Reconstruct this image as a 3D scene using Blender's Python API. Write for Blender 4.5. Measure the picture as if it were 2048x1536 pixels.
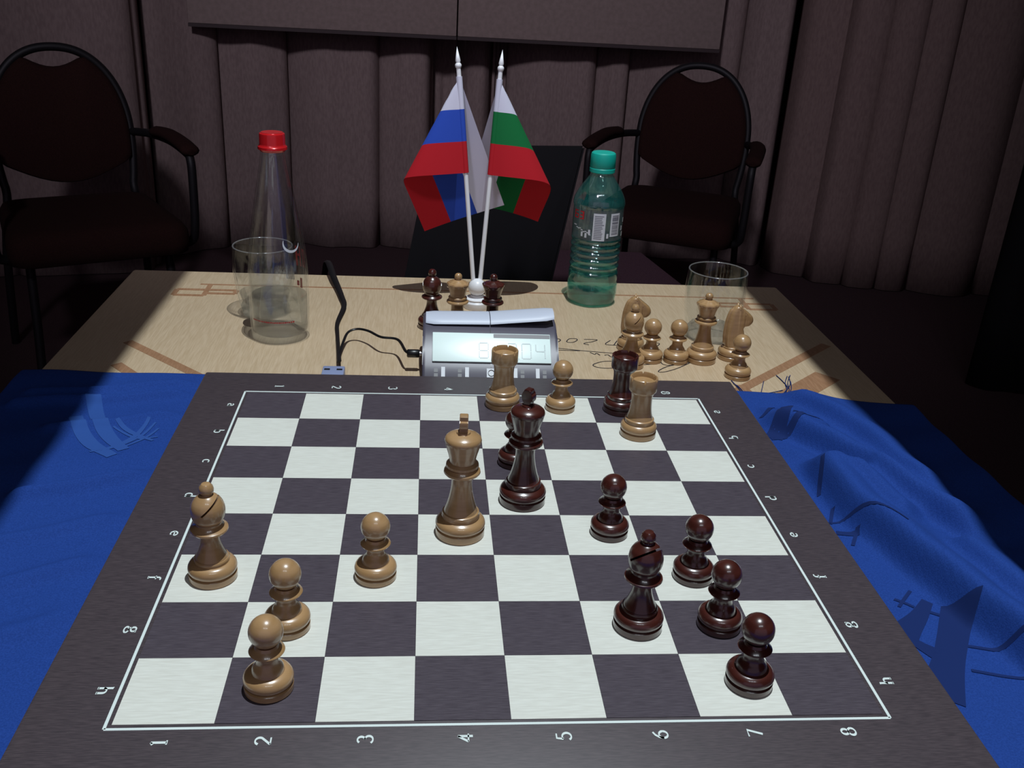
import bpy, bmesh, math, random
from mathutils import Vector, Matrix

random.seed(7)
PI = math.pi
SC = bpy.context.scene
COL = SC.collection
for o in list(bpy.data.objects):
    bpy.data.objects.remove(o)

# ------------------------------------------------------------------ camera
CAM = Vector((-0.0539, -0.6452, 0.3964))
ROT = Matrix.Rotation(-0.10109, 3, 'Z') @ Matrix.Rotation(1.1564, 3, 'X') @ Matrix.Rotation(0.05846, 3, 'Z')
FPX = 1940.6
cd = bpy.data.cameras.new('camera')
cam = bpy.data.objects.new('camera', cd)
COL.objects.link(cam)
cam.matrix_world = Matrix.Translation(CAM) @ ROT.to_4x4()
cd.sensor_width = 36.0
cd.lens = 36.0 * FPX / 2048.0
cd.clip_start = 0.01
SC.camera = cam

# ------------------------------------------------------------------ world, exposure
w = bpy.data.worlds.new('world')
SC.world = w
w.use_nodes = True
w.node_tree.nodes['Background'].inputs[0].default_value = (0.50, 0.40, 0.56, 1)
w.node_tree.nodes['Background'].inputs[1].default_value = 0.42
SC.view_settings.view_transform = 'Standard'
SC.view_settings.look = 'None'
SC.view_settings.gamma = 1.0
SC.view_settings.exposure = 0.0
SC.view_settings.use_curve_mapping = False
SC.cycles.transparent_max_bounces = 32       # several glass walls stand one behind the other

TZ = -0.018          # table top (board surface is z = 0)
FZ = -0.753          # floor
CZ = 2.95            # ceiling
LAMP = Vector((0.17, -0.06, 2.70))       # profile spot over the table
HALL = Vector((-0.75, -1.60, 2.30))      # hall spot washing the curtain
DOWN = [Vector((-0.38, -2.0, 2.80)), Vector((0.14, -2.0, 2.80)), Vector((0.66, -2.0, 2.80))]   # small ceiling downlights in front


def spot(name, loc, target, power, size, blend, radius, color):
    d = bpy.data.lights.new(name, 'SPOT')
    d.energy = power
    d.spot_size = math.radians(size)
    d.spot_blend = blend
    d.shadow_soft_size = radius
    d.color = color
    o = bpy.data.objects.new(name, d)
    COL.objects.link(o)
    o.location = loc
    o.rotation_euler = (Vector(target) - Vector(loc)).to_track_quat('-Z', 'Y').to_euler()
    return o


spot('stage_spot_light', LAMP, (0.10, 0.12, 0), 300, 60, 0.55, 0.0010, (0.86, 0.95, 1.0))
spot('hall_spot_light', HALL, (0.25, 3.3, 0.20), 320, 54, 1.0, 0.16, (0.86, 0.83, 1.0))
for q in DOWN:
    spot('ceiling_downlight', q, (0.1, 0.2, 0), 14, 70, 0.5, 0.03, (0.86, 0.92, 1.0))


# ------------------------------------------------------------------ helpers
def at(u, v, z=TZ):
    """point of the horizontal plane z that the photograph shows at (u, v)"""
    d = ROT @ Vector(((u - 1024) / FPX, -(v - 768) / FPX, -1))
    t = (z - CAM.z) / d.z
    return CAM + d * t


def aty(u, v, y):
    d = ROT @ Vector(((u - 1024) / FPX, -(v - 768) / FPX, -1))
    t = (y - CAM.y) / d.y
    return CAM + d * t


def tag(o, label=None, cat=None, group=None, kind=None):
    if label:
        o['label'] = label
    if cat:
        o['category'] = cat
    if group:
        o['group'] = group
    if kind:
        o['kind'] = kind
    return o


def empty(name, loc=(0, 0, 0), rz=0):
    o = bpy.data.objects.new(name, None)
    o.empty_display_size = 0.02
    COL.objects.link(o)
    o.location = loc
    o.rotation_euler = (0, 0, rz)
    return o


def mobj(name, me, mat=None, parent=None, smooth=None):
    if smooth is not None:
        for p in me.polygons:
            p.use_smooth = True
        me.set_sharp_from_angle(angle=math.radians(smooth))
    if mat and not me.materials:
        me.materials.append(mat)
    o = bpy.data.objects.new(name, me)
    COL.objects.link(o)
    if parent:
        o.parent = parent
    return o


def bmobj(name, bm, mat=None, parent=None, smooth=None):
    me = bpy.data.meshes.new(name)
    bmesh.ops.recalc_face_normals(bm, faces=bm.faces)
    bm.to_mesh(me)
    bm.free()
    return mobj(name, me, mat, parent, smooth)


def pdmesh(name, v, f):
    me = bpy.data.meshes.new(name)
    me.from_pydata(v, [], f)
    me.update()
    return me


def dup(root, loc, rz):
    r = root.copy()
    COL.objects.link(r)
    r.location = loc
    r.rotation_euler = (0, 0, rz)
    for ch in list(root.children):
        c = ch.copy()
        COL.objects.link(c)
        c.parent = r
        for g in list(ch.children):
            d = g.copy()
            COL.objects.link(d)
            d.parent = c
    return r


def lathe_mesh(name, prof, n=48, k=1.0, fn=None):
    """prof: (r, z) list; fn(r, z, angle) -> r"""
    v, f, rings = [], [], []
    for r, z in prof:
        r *= k
        z *= k
        if r < 1e-7:
            rings.append([len(v)])
            v.append((0, 0, z))
        else:
            ring = []
            for i in range(n):
                a = 2 * PI * i / n
                rr = fn(r, z, a) if fn else r
                ring.append(len(v))
                v.append((rr * math.cos(a), rr * math.sin(a), z))
            rings.append(ring)
    for A, B in zip(rings, rings[1:]):
        if len(A) == 1 and len(B) == 1:
            continue
        for i in range(n):
            j = (i + 1) % n
            if len(A) == 1:
                f.append((A[0], B[j], B[i]))
            elif len(B) == 1:
                f.append((A[i], A[j], B[0]))
            else:
                f.append((A[i], A[j], B[j], B[i]))
    return pdmesh(name, v, f)


def smooth_prof(pts, n=5):
    """Catmull-Rom through the profile points"""
    out = []
    for i in range(len(pts) - 1):
        p0 = pts[max(i - 1, 0)]
        p1, p2 = pts[i], pts[i + 1]
        p3 = pts[min(i + 2, len(pts) - 1)]
        for q in range(n):
            t = q / n
            out.append(tuple(0.5 * (2 * b + (c - a) * t + (2 * a - 5 * b + 4 * c - d) * t * t + (3 * b - a - 3 * c + d) * t ** 3)
                             for a, b, c, d in zip(p0, p1, p2, p3)))
    out.append(pts[-1])
    return out


def spline(pts, n=6):
    return [Vector(p) for p in smooth_prof([tuple(p) for p in pts], n)]


def box_bm(bm, x0, x1, y0, y1, z0, z1, bevel=0.0, seg=2):
    r = bmesh.ops.create_cube(bm, size=1)
    for q in r['verts']:
        q.co = Vector(((x0 + x1) / 2 + q.co.x * (x1 - x0), (y0 + y1) / 2 + q.co.y * (y1 - y0), (z0 + z1) / 2 + q.co.z * (z1 - z0)))
    if bevel:
        es = list({e for q in r['verts'] for e in q.link_edges})
        bmesh.ops.bevel(bm, geom=es, offset=bevel, segments=seg, affect='EDGES', profile=0.5)


def box(name, x0, x1, y0, y1, z0, z1, mat, parent=None, bevel=0.0, seg=2):
    bm = bmesh.new()
    box_bm(bm, x0, x1, y0, y1, z0, z1, bevel, seg)
    return bmobj(name, bm, mat, parent, 40 if bevel else None)


def tube_mesh(name, pts, rad, n=10, flat=1.0):
    pts = [Vector(p) for p in pts]
    v, f = [], []
    m = len(pts)
    up = Vector((0, 0, 1))
    prev = None
    for i, p in enumerate(pts):
        t = (pts[min(i + 1, m - 1)] - pts[max(i - 1, 0)]).normalized()
        if prev is None:
            s = t.cross(up)
            if s.length < 1e-3:
                s = t.cross(Vector((0, 1, 0)))
            s.normalize()
        else:
            s = (prev - t * prev.dot(t)).normalized()
        prev = s
        b = s.cross(t).normalized()
        r = rad[i] if isinstance(rad, (list, tuple)) else rad
        for k in range(n):
            a = 2 * PI * k / n
            v.append(tuple(p + s * (r * math.cos(a)) + b * (r * flat * math.sin(a))))
    for i in range(m - 1):
        for k in range(n):
            j = (k + 1) % n
            f.append((i * n + k, i * n + j, (i + 1) * n + j, (i + 1) * n + k))
    f.append(tuple(range(n - 1, -1, -1)))
    f.append(tuple((m - 1) * n + k for k in range(n)))
    return pdmesh(name, v, f)


def tube(name, pts, rad, mat, parent=None, n=10, flat=1.0):
    return mobj(name, tube_mesh(name, pts, rad, n, flat), mat, parent, 50)


def prism(name, outline, depth, mat, parent=None, bevel=0.0, seg=2, axis='y', smooth=35):
    """outline (a, b) extruded; axis y: (a, 0..depth, b); axis z: (a, b, 0..depth); axis x: (0..depth, a, b)"""
    bm = bmesh.new()

    def P(a, b, d):
        return (a, d, b) if axis == 'y' else ((a, b, d) if axis == 'z' else (d, a, b))
    lo = [bm.verts.new(P(a, b, 0)) for a, b in outline]
    hi = [bm.verts.new(P(a, b, depth)) for a, b in outline]
    n = len(lo)
    F0 = bm.faces.new(lo)
    F1 = bm.faces.new(hi)
    for i in range(n):
        bm.faces.new((lo[i], lo[(i + 1) % n], hi[(i + 1) % n], hi[i]))
    if bevel:
        es = list(set(F0.edges) | set(F1.edges))
        bmesh.ops.bevel(bm, geom=es, offset=bevel, segments=seg, affect='EDGES', profile=0.6)
    bmesh.ops.triangulate(bm, faces=[q for q in bm.faces if len(q.verts) > 4])
    return bmobj(name, bm, mat, parent, smooth)


def ribbon_mesh(name, pts, width, zf, thick=0.0002):
    """flat stroke lying on a surface z = zf(x, y)"""
    v, f = [], []
    m = len(pts)
    for i, p in enumerate(pts):
        a, b = pts[max(i - 1, 0)], pts[min(i + 1, m - 1)]
        dx, dy = b[0] - a[0], b[1] - a[1]
        L = math.hypot(dx, dy) or 1
        ww = width[i] if isinstance(width, (list, tuple)) else width
        nx, ny = -dy / L * ww / 2, dx / L * ww / 2
        for s in (-1, 1):
            x, y = p[0] + s * nx, p[1] + s * ny
            z = zf(x, y) if callable(zf) else zf
            v.append((x, y, z + thick))
    for i in range(m - 1):
        f.append((2 * i + 1, 2 * i, 2 * i + 2, 2 * i + 3))
    return pdmesh(name, v, f)


# ------------------------------------------------------------------ materials
def mat(name, color, rough=0.5, metal=0.0, coat=0.0, sheen=0.0, spec=0.5):
    m = bpy.data.materials.new(name)
    m.use_nodes = True
    b = m.node_tree.nodes['Principled BSDF']
    b.inputs['Base Color'].default_value = (*color, 1)
    b.inputs['Roughness'].default_value = rough
    b.inputs['Metallic'].default_value = metal
    b.inputs['Coat Weight'].default_value = coat
    b.inputs['Coat Roughness'].default_value = 0.16
    b.inputs['Sheen Weight'].default_value = sheen
    b.inputs['Specular IOR Level'].default_value = spec
    return m


def grain(name, c1, c2, scale=(1, 1, 1), rough=0.45, coat=0.0, noise=60, bump=0.0, detail=6, lo=0.35, hi=0.65, sheen=0.0, spec=0.5):
    m = mat(name, c1, rough, 0, coat, sheen, spec)
    nt = m.node_tree
    b = nt.nodes['Principled BSDF']
    tc = nt.nodes.new('ShaderNodeTexCoord')
    mp = nt.nodes.new('ShaderNodeMapping')
    mp.inputs['Scale'].default_value = scale
    nz = nt.nodes.new('ShaderNodeTexNoise')
    nz.inputs['Scale'].default_value = noise
    nz.inputs['Detail'].default_value = detail
    cr = nt.nodes.new('ShaderNodeValToRGB')
    cr.color_ramp.elements[0].position = lo
    cr.color_ramp.elements[1].position = hi
    cr.color_ramp.elements[0].color = (*c1, 1)
    cr.color_ramp.elements[1].color = (*c2, 1)
    nt.links.new(tc.outputs['Object'], mp.inputs['Vector'])
    nt.links.new(mp.outputs['Vector'], nz.inputs['Vector'])
    nt.links.new(nz.outputs['Fac'], cr.inputs['Fac'])
    nt.links.new(cr.outputs['Color'], b.inputs['Base Color'])
    if bump:
        bp = nt.nodes.new('ShaderNodeBump')
        bp.inputs['Strength'].default_value = bump
        bp.inputs['Distance'].default_value = 0.001
        nt.links.new(nz.outputs['Fac'], bp.inputs['Height'])
        nt.links.new(bp.outputs['Normal'], b.inputs['Normal'])
    return m


def clear(name, tint=(1, 1, 1), refl=1.0, rough=0.03, ior=1.45, refract=0.0, diff=0.0, dcol=(0.8, 0.8, 0.8)):
    """thin clear glass / plastic: transparent body with Fresnel reflections"""
    m = bpy.data.materials.new(name)
    m.use_nodes = True
    nt = m.node_tree
    nt.nodes.clear()
    out = nt.nodes.new('ShaderNodeOutputMaterial')
    tr = nt.nodes.new('ShaderNodeBsdfTransparent')
    tr.inputs[0].default_value = (*tint, 1)
    body = tr.outputs[0]
    if refract:
        rf = nt.nodes.new('ShaderNodeBsdfRefraction')
        rf.inputs['Color'].default_value = (*tint, 1)
        rf.inputs['Roughness'].default_value = 0.0
        rf.inputs['IOR'].default_value = ior
        mx = nt.nodes.new('ShaderNodeMixShader')
        mx.inputs[0].default_value = refract
        nt.links.new(body, mx.inputs[1])
        nt.links.new(rf.outputs[0], mx.inputs[2])
        body = mx.outputs[0]
    if diff:
        df = nt.nodes.new('ShaderNodeBsdfDiffuse')
        df.inputs['Color'].default_value = (*dcol, 1)
        mx = nt.nodes.new('ShaderNodeMixShader')
        mx.inputs[0].default_value = diff
        nt.links.new(body, mx.inputs[1])
        nt.links.new(df.outputs[0], mx.inputs[2])
        body = mx.outputs[0]
    gl = nt.nodes.new('ShaderNodeBsdfGlossy')
    gl.inputs['Roughness'].default_value = rough
    gl.inputs['Color'].default_value = (refl, refl, refl, 1)
    # Schlick reflectance, the same from both sides of the wall
    lw = nt.nodes.new('ShaderNodeLayerWeight')
    lw.inputs['Blend'].default_value = 0.5
    pw = nt.nodes.new('ShaderNodeMath')
    pw.operation = 'POWER'
    pw.inputs[1].default_value = 5.0
    ma = nt.nodes.new('ShaderNodeMath')
    ma.operation = 'MULTIPLY_ADD'
    f0 = ((ior - 1) / (ior + 1)) ** 2
    ma.inputs[1].default_value = (1 - f0) * 0.6
    ma.inputs[2].default_value = f0
    nt.links.new(lw.outputs['Facing'], pw.inputs[0])
    nt.links.new(pw.outputs[0], ma.inputs[0])
    mx = nt.nodes.new('ShaderNodeMixShader')
    nt.links.new(ma.outputs[0], mx.inputs[0])
    nt.links.new(body, mx.inputs[1])
    nt.links.new(gl.outputs[0], mx.inputs[2])
    nt.links.new(mx.outputs[0], out.inputs['Surface'])
    return m


M = {}
M['light_square'] = grain('pale maple veneer', (0.62, 0.62, 0.56), (0.70, 0.71, 0.65), (6, 60, 6), 0.42, noise=12)
M['dark_square'] = grain('dark wenge veneer', (0.048, 0.038, 0.050), (0.078, 0.064, 0.080), (8, 110, 8), 0.42, noise=12)
M['board_frame'] = grain('wenge frame', (0.042, 0.032, 0.038), (0.070, 0.053, 0.060), (10, 110, 10), 0.45, noise=12)
M['inlay_white'] = mat('white inlay line', (0.66, 0.74, 0.72), 0.45)
M['boxwood'] = grain('light boxwood lacquer', (0.35, 0.205, 0.088), (0.43, 0.26, 0.125), (30, 30, 220), 0.32, coat=0.8, noise=1.2)
M['redwood'] = grain('dark red-brown lacquered wood', (0.040, 0.0085, 0.006), (0.070, 0.017, 0.012), (30, 30, 220), 0.28, coat=0.9, noise=1.2)
M['table'] = grain('light ash table veneer', (0.51, 0.375, 0.235), (0.60, 0.46, 0.31), (90, 5, 5), 0.40, noise=8, coat=0.15)
M['table_inlay'] = grain('brown table inlay', (0.26, 0.135, 0.07), (0.33, 0.18, 0.10), (60, 8, 8), 0.45, noise=8)
M['table_edge'] = grain('table leg wood', (0.22, 0.12, 0.06), (0.30, 0.17, 0.09), (20, 20, 4), 0.45, noise=8)
M['cloth'] = grain('blue cloth', (0.009, 0.038, 0.20), (0.014, 0.052, 0.26), (1, 1, 1), 0.85, noise=900, bump=0.25, spec=0.15)
M['cloth_dark'] = mat('dark blue print', (0.006, 0.020, 0.105), 0.9, spec=0.2)
M['cloth_light'] = mat('pale blue print', (0.022, 0.072, 0.28), 0.9, spec=0.2)
M['ink'] = mat('black pen ink', (0.012, 0.012, 0.02), 0.5)
M['glass'] = clear('clear glass', (0.965, 0.975, 0.98), 1.0, 0.04, 1.6)
M['thick_glass'] = clear('thick glass base', (0.90, 0.93, 0.96), 1.0, 0.06, 1.9, refract=0.25)
M['water'] = clear('water', (0.95, 0.96, 0.96), 1.0, 0.02, 1.33, refract=0.3)
M['pet'] = clear('teal plastic', (0.70, 0.92, 0.89), 1.0, 0.08, 1.9, diff=0.05, dcol=(0.05, 0.6, 0.55))
M['pet_water'] = clear('water in the teal bottle', (0.62, 0.90, 0.88), 1.0, 0.02, 1.33, refract=0.35)
M['pet_film'] = clear('label film', (0.74, 0.78, 0.80), 0.8, 0.15, 1.4, diff=0.10, dcol=(0.5, 0.45, 0.5))
M['teal_cap'] = mat('teal plastic cap', (0.005, 0.33, 0.26), 0.4)
M['red_cap'] = mat('red metal cap', (0.55, 0.012, 0.016), 0.25, 0.2, 0.4)
M['red_print'] = mat('red print', (0.40, 0.012, 0.02), 0.5)
M['white_print'] = mat('white print', (0.55, 0.57, 0.62), 0.6)
M['grey_print'] = mat('grey print', (0.12, 0.13, 0.17), 0.6)
M['white_plastic'] = mat('white plastic', (0.72, 0.72, 0.74), 0.35)
M['flag_white'] = mat('white flag cloth', (0.56, 0.55, 0.66), 0.85, spec=0.2)
M['flag_blue'] = mat('blue flag cloth', (0.022, 0.065, 0.40), 0.85, spec=0.2)
M['flag_red'] = mat('red flag cloth', (0.42, 0.010, 0.018), 0.85, spec=0.2)
M['flag_green'] = mat('green flag cloth', (0.005, 0.13, 0.035), 0.85, spec=0.2)
M['clock'] = mat('dark grey clock plastic', (0.075, 0.068, 0.095), 0.38)
M['clock_side'] = mat('clock side plastic', (0.055, 0.05, 0.065), 0.45)
M['rocker'] = mat('pale grey rocker plastic', (0.52, 0.56, 0.66), 0.45)
M['lcd'] = mat('pale green display', (0.76, 0.90, 0.87), 0.36, spec=1.0)
M['segment'] = mat('display segment', (0.10, 0.17, 0.17), 0.35)
M['button'] = mat('white button', (0.62, 0.64, 0.68), 0.45)
M['clock_mark'] = mat('grey button legend', (0.16, 0.16, 0.17), 0.5)
M['cable'] = mat('black cable', (0.006, 0.006, 0.007), 0.35)
M['connector'] = mat('blue grey connector shell', (0.22, 0.26, 0.42), 0.4)
M['steel'] = mat('steel', (0.5, 0.5, 0.52), 0.3, 1.0)
M['curtain'] = grain('beige curtain cloth', (0.20, 0.145, 0.135), (0.25, 0.185, 0.170), (1, 1, 0.3), 0.9, noise=140, bump=0.15, spec=0.1)
M['curtain_right'] = grain('brown curtain cloth', (0.17, 0.115, 0.105), (0.21, 0.145, 0.130), (1, 1, 0.3), 0.9, noise=140, bump=0.15, spec=0.1)
M['board_panel'] = grain('beige display board', (0.23, 0.175, 0.155), (0.27, 0.205, 0.185), (1, 1, 1), 0.8, noise=60, spec=0.1)
M['dark_edge'] = mat('dark board edge', (0.035, 0.02, 0.02), 0.7)
M['chair_cloth'] = grain('dark red chair cloth', (0.016, 0.006, 0.005), (0.026, 0.010, 0.008), (1, 1, 1), 0.95, noise=500, bump=0.2, spec=0.1)
M['chair_frame'] = mat('black chair frame', (0.007, 0.006, 0.007), 0.55, spec=0.3)
M['floor'] = grain('dark carpet', (0.050, 0.030, 0.032), (0.075, 0.045, 0.048), (1, 1, 1), 0.95, noise=300, spec=0.1)
M['wall'] = mat('dark wall', (0.10, 0.075, 0.075), 0.9, spec=0.1)
M['ceiling'] = mat('dark ceiling', (0.06, 0.05, 0.05), 0.9, spec=0.1)
M['black'] = mat('matt black', (0.004, 0.004, 0.0045), 0.8, spec=0.2)
M['panel_black'] = mat('black panel', (0.003, 0.003, 0.004), 0.7, spec=0.2)
M['purple_cloth'] = grain('dark purple bench cloth', (0.085, 0.045, 0.058), (0.115, 0.062, 0.078), (1, 1, 1), 0.95, noise=300, spec=0.1)
M['lamp_black'] = mat('black lamp housing', (0.01, 0.01, 0.01), 0.6)

# ------------------------------------------------------------------ the room
tag(box('floor', -3.6, 3.6, -4.2, 3.9, FZ - 0.05, FZ, M['floor']), kind='structure')
tag(box('ceiling', -3.6, 3.6, -4.2, 3.9, CZ, CZ + 0.05, M['ceiling']), kind='structure')
tag(box('wall_back', -3.6, 3.6, 3.75, 3.9, FZ, CZ, M['wall']), kind='structure')
tag(box('wall_left', -3.6, -3.45, -4.2, 3.75, FZ, CZ, M['wall']), kind='structure')
tag(box('wall_right', 3.45, 3.6, -4.2, 3.75, FZ, CZ, M['wall']), kind='structure')


def curtain(name, folds, label, m, z0=FZ + 0.004, z1=2.3, nx=22, amp=0.05, power=0.55, group=None):
    """folds: list of (x, y, bulge) crease points in plan; the cloth bulges towards the room between creases"""
    plan = []
    for (xa, ya, ba), (xb, yb, bb) in zip(folds, folds[1:]):
        d = Vector((xb - xa, yb - ya))
        nrm = Vector((d.y, -d.x)).normalized()
        for i in range(nx):
            t = i / nx
            if not ba:
                q = 0.0
            elif power:
                q = ba * math.sin(PI * t) ** power
            else:                       # slow rise from the left, sharp turn back at the right edge
                q = ba * min(1.0, (t / .45) ** .8) * (math.sqrt(max(0, 1 - ((t - .86) / .14) ** 2)) if t > .86 else 1)
            plan.append(Vector((xa, ya)) + d * t + nrm * q)
    plan.append(Vector(folds[-1][:2]))
    rows = 14
    v, f = [], []
    for j in range(rows + 1):
        s = j / rows
        z = z0 + (z1 - z0) * s
        for i, q in enumerate(plan):
            wob = 0.010 * math.sin(i * 0.31 + 2.2 * s) * (1 - s)
            v.append((q.x + wob * 0.4, q.y - wob, z))
    n = len(plan)
    for j in range(rows):
        for i in range(n - 1):
            f.append((j * n + i, j * n + i + 1, (j + 1) * n + i + 1, (j + 1) * n + i))
    me = pdmesh(name, v, f)
    o = mobj(name, me, m, None, 60)
    sd = o.modifiers.new('thickness', 'SOLIDIFY')
    sd.thickness = 0.004
    sd.offset = 1
    return tag(o, label, 'curtain', group)


def cx(u, y, v=300):
    return aty(u, v, y).x


curtain('curtain', [(-3.2, 2.80, .05), (-2.5, 2.76, .06), (-1.9, 2.84, .05), (cx(0, 2.86), 2.86, .05), (cx(278, 2.94), 2.97, 0.0), (cx(292, 3.0), 3.05, 0)],
        'beige curtain behind the left armchair, at the left edge', M['curtain'])
Y0 = 3.40
curtain('curtain', [(cx(300, 3.10), 3.14, .03), (cx(440, 3.28), 3.33, .05), (cx(582, Y0), Y0, .07), (cx(757, Y0), Y0, .07), (cx(858, Y0), Y0 + .01, 0), (cx(862, 3.52), 3.54, 0),
                    (cx(908, 3.54), 3.54, .08), (cx(978, 3.5), 3.50, 0), (cx(984, 3.5), 3.54, 0), (cx(1008, 3.54), 3.54, 0), (cx(1010, Y0), Y0 + .02, .075), (cx(1176, Y0), Y0, .06), (cx(1240, Y0), Y0, .07),
                    (cx(1450, Y0), Y0 - 0.03, .05), (cx(1552, 3.25), 3.28, 0)],
        'pleated beige curtain hanging below the wide display boards', M['curtain'], power=0, nx=28)
curtain('curtain', [(cx(1562, 3.22), 3.24, .05), (cx(1650, 3.1), 3.10, .05), (cx(1730, 3.02), 3.02, .04), (cx(1800, 2.98), 2.98, .05), (cx(1870, 2.96), 2.98, .07), (cx(2010, 2.94), 2.94, .06), (2.6, 2.92, .05), (3.2, 2.9, .05)],
        'brown curtain behind the right armchair, at the right edge', M['curtain_right'], power=0.9)

BY = 3.17
BX0, BX1, BXM = aty(376, 50, BY).x, aty(1440, 95, BY).x, aty(915, 40, BY).x
BZ = aty(915, 73, BY).z
for a, b, lab in ((BX0, BXM - .002, 'left half of the wide beige display board above the pleats'),
                  (BXM + .002, BX1, 'right half of the wide beige display board above the pleats')):
    t = tag(empty('display_board', ((a + b) / 2, BY, BZ)), lab, 'display board', 'display boards on the curtain')
    hw = (b - a) / 2
    box('panel', -hw, hw, 0, .03, 0, 1.2, M['board_panel'], t, .004)
    box('edge_strip', -hw, hw, .001, .034, -.012, 0, M['dark_edge'], t)
    for s in (-.7, .7):
        box('hanger', s * hw - .01, s * hw + .01, .012, .02, 1.2, CZ - BZ, M['dark_edge'], t)

# black drape closing the right side of the view
dx = aty(1994, 560, 2.0).x
curtain('stage_drape', [(dx, 2.02, .03), (dx + .16, 1.95, .04), (dx + .34, 1.93, .04), (dx + .52, 1.9, .04), (dx + .75, 1.86, .04)],
        'black drape hanging at the far right edge', M['black'])

# ------------------------------------------------------------------ table
TX0, TX1, TY0, TY1 = -.446, .452, -.66, .655
table = tag(empty('wooden_table', (0, 0, 0)), 'pale wooden table with brown inlay lines under the chessboard', 'table')
box('tabletop', TX0, TX1, TY0, TY1, TZ - .035, TZ, M['table'], table, .004)
for x in (TX0 + .06, TX1 - .06):
    for y in (TY0 + .06, TY1 - .06):
        box('leg', x - .03, x + .03, y - .03, y + .03, FZ, TZ - .035, M['table_edge'], table, .004)
for y in (TY0 + .06, TY1 - .06):
    box('apron', TX0 + .09, TX1 - .09, y - .012, y + .012, TZ - .12, TZ - .035, M['table_edge'], table)
for x in (TX0 + .06, TX1 - .06):
    box('apron', x - .012, x + .012, TY0 + .09, TY1 - .09, TZ - .12, TZ - .035, M['table_edge'], table)


NS = [0]


def strip(a, b, wd):
    NS[0] += 1
    top = TZ + .00018 + .00003 * NS[0] % .0004
    a, b = Vector(a[:2]), Vector(b[:2])
    d = (b - a).normalized()
    n = Vector((-d.y, d.x)) * wd / 2
    pts = [a - n, b - n, b + n, a + n]
    bm = bmesh.new()
    lo = [bm.verts.new((q.x, q.y, TZ - .001)) for q in pts]
    hi = [bm.verts.new((q.x, q.y, top)) for q in pts]
    bm.faces.new(lo)
    bm.faces.new(hi)
    for i in range(4):
        bm.faces.new((lo[i], lo[(i + 1) % 4], hi[(i + 1) % 4], hi[i]))
    return bmobj('inlay_strip', bm, M['table_inlay'], table)


LY = at(500, 571).y
strip((-.345, LY), (.40, LY), .0045)
strip(at(255, 683), at(408, 757), .011)
strip(at(1652, 690), at(1470, 785), .0125)
strip(at(1478, 770), at(1512, 800), .012)
strip(at(1655, 752), at(1560, 806), .03)
strip(at(232, 728), at(275, 756), .012)
# meander in the far left corner, mirrored in the far right corner
mx, my, u = -.352, LY, .0125
key = [((0, 0), (0, -4)), ((0, -4), (-3, -4)), ((-3, -4), (-3, -2)), ((-3, -2), (3, -2)), ((3, -2), (3, -3.2)), ((3, -3.2), (0, -3.2))]
for sx, ox in ((1, mx + .02), (-1, .40 - .02)):
    for (a, b), (c, d) in key:
        strip((ox + sx * a * u, my + b * u * .9), (ox + sx * c * u, my + d * u * .9), .0065)

# pen signature and date on the wood
ink = [
    [(1111, 681), (1117, 678), (1121, 681), (1116, 684), (1110, 684)],
    [(1133, 683), (1139, 678), (1152, 678), (1154, 681), (1146, 685), (1136, 685), (1133, 683)],
    [(1168, 679), (1194, 680), (1184, 684), (1172, 686), (1168, 688), (1178, 690)],
    [(1221, 681), (1211, 689), (1234, 691)], [(1234, 682), (1228, 690)],
    [(1111, 696), (1146, 700), (1190, 704), (1240, 708)], [(1111, 700), (1130, 701), (1160, 702)],
    [(1180, 705), (1189, 709), (1193, 707), (1200, 711)], [(1209, 711), (1216, 710), (1222, 714), (1232, 713)],
    [(1240, 723), (1210, 723), (1192, 727), (1186, 731), (1195, 735), (1215, 737), (1240, 735)],
    [(1284, 730), (1311, 728), (1320, 724), (1326, 729), (1340, 731), (1362, 728)],
    [(1380, 725), (1340, 732), (1322, 739), (1317, 744), (1330, 744), (1355, 737), (1382, 725)],
    [(1313, 686), (1319, 688), (1315, 692)], [(1356, 687), (1363, 685)], [(1427, 709), (1434, 708)],
]
for s in ink:
    pts = [tuple(q) for q in spline([tuple(at(*q)) for q in s], 6)]
    mobj('pen_stroke', ribbon_mesh('pen_stroke', pts, .0011, TZ, .0004), M['ink'], table)

# ------------------------------------------------------------------ blue cloth
CY0, CY1 = -.60, .30


def cloth_edge(x):
    e = .300 - .038 * max(0.0, (x - .15) / .25) ** 1.2 if x > .15 else .300 + .0015 * math.sin(x * 40)
    k = max(0.0, min(1.0, (.262 - abs(x)) / .012))          # slipped back under the board
    return e + (.255 - e) * k


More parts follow.
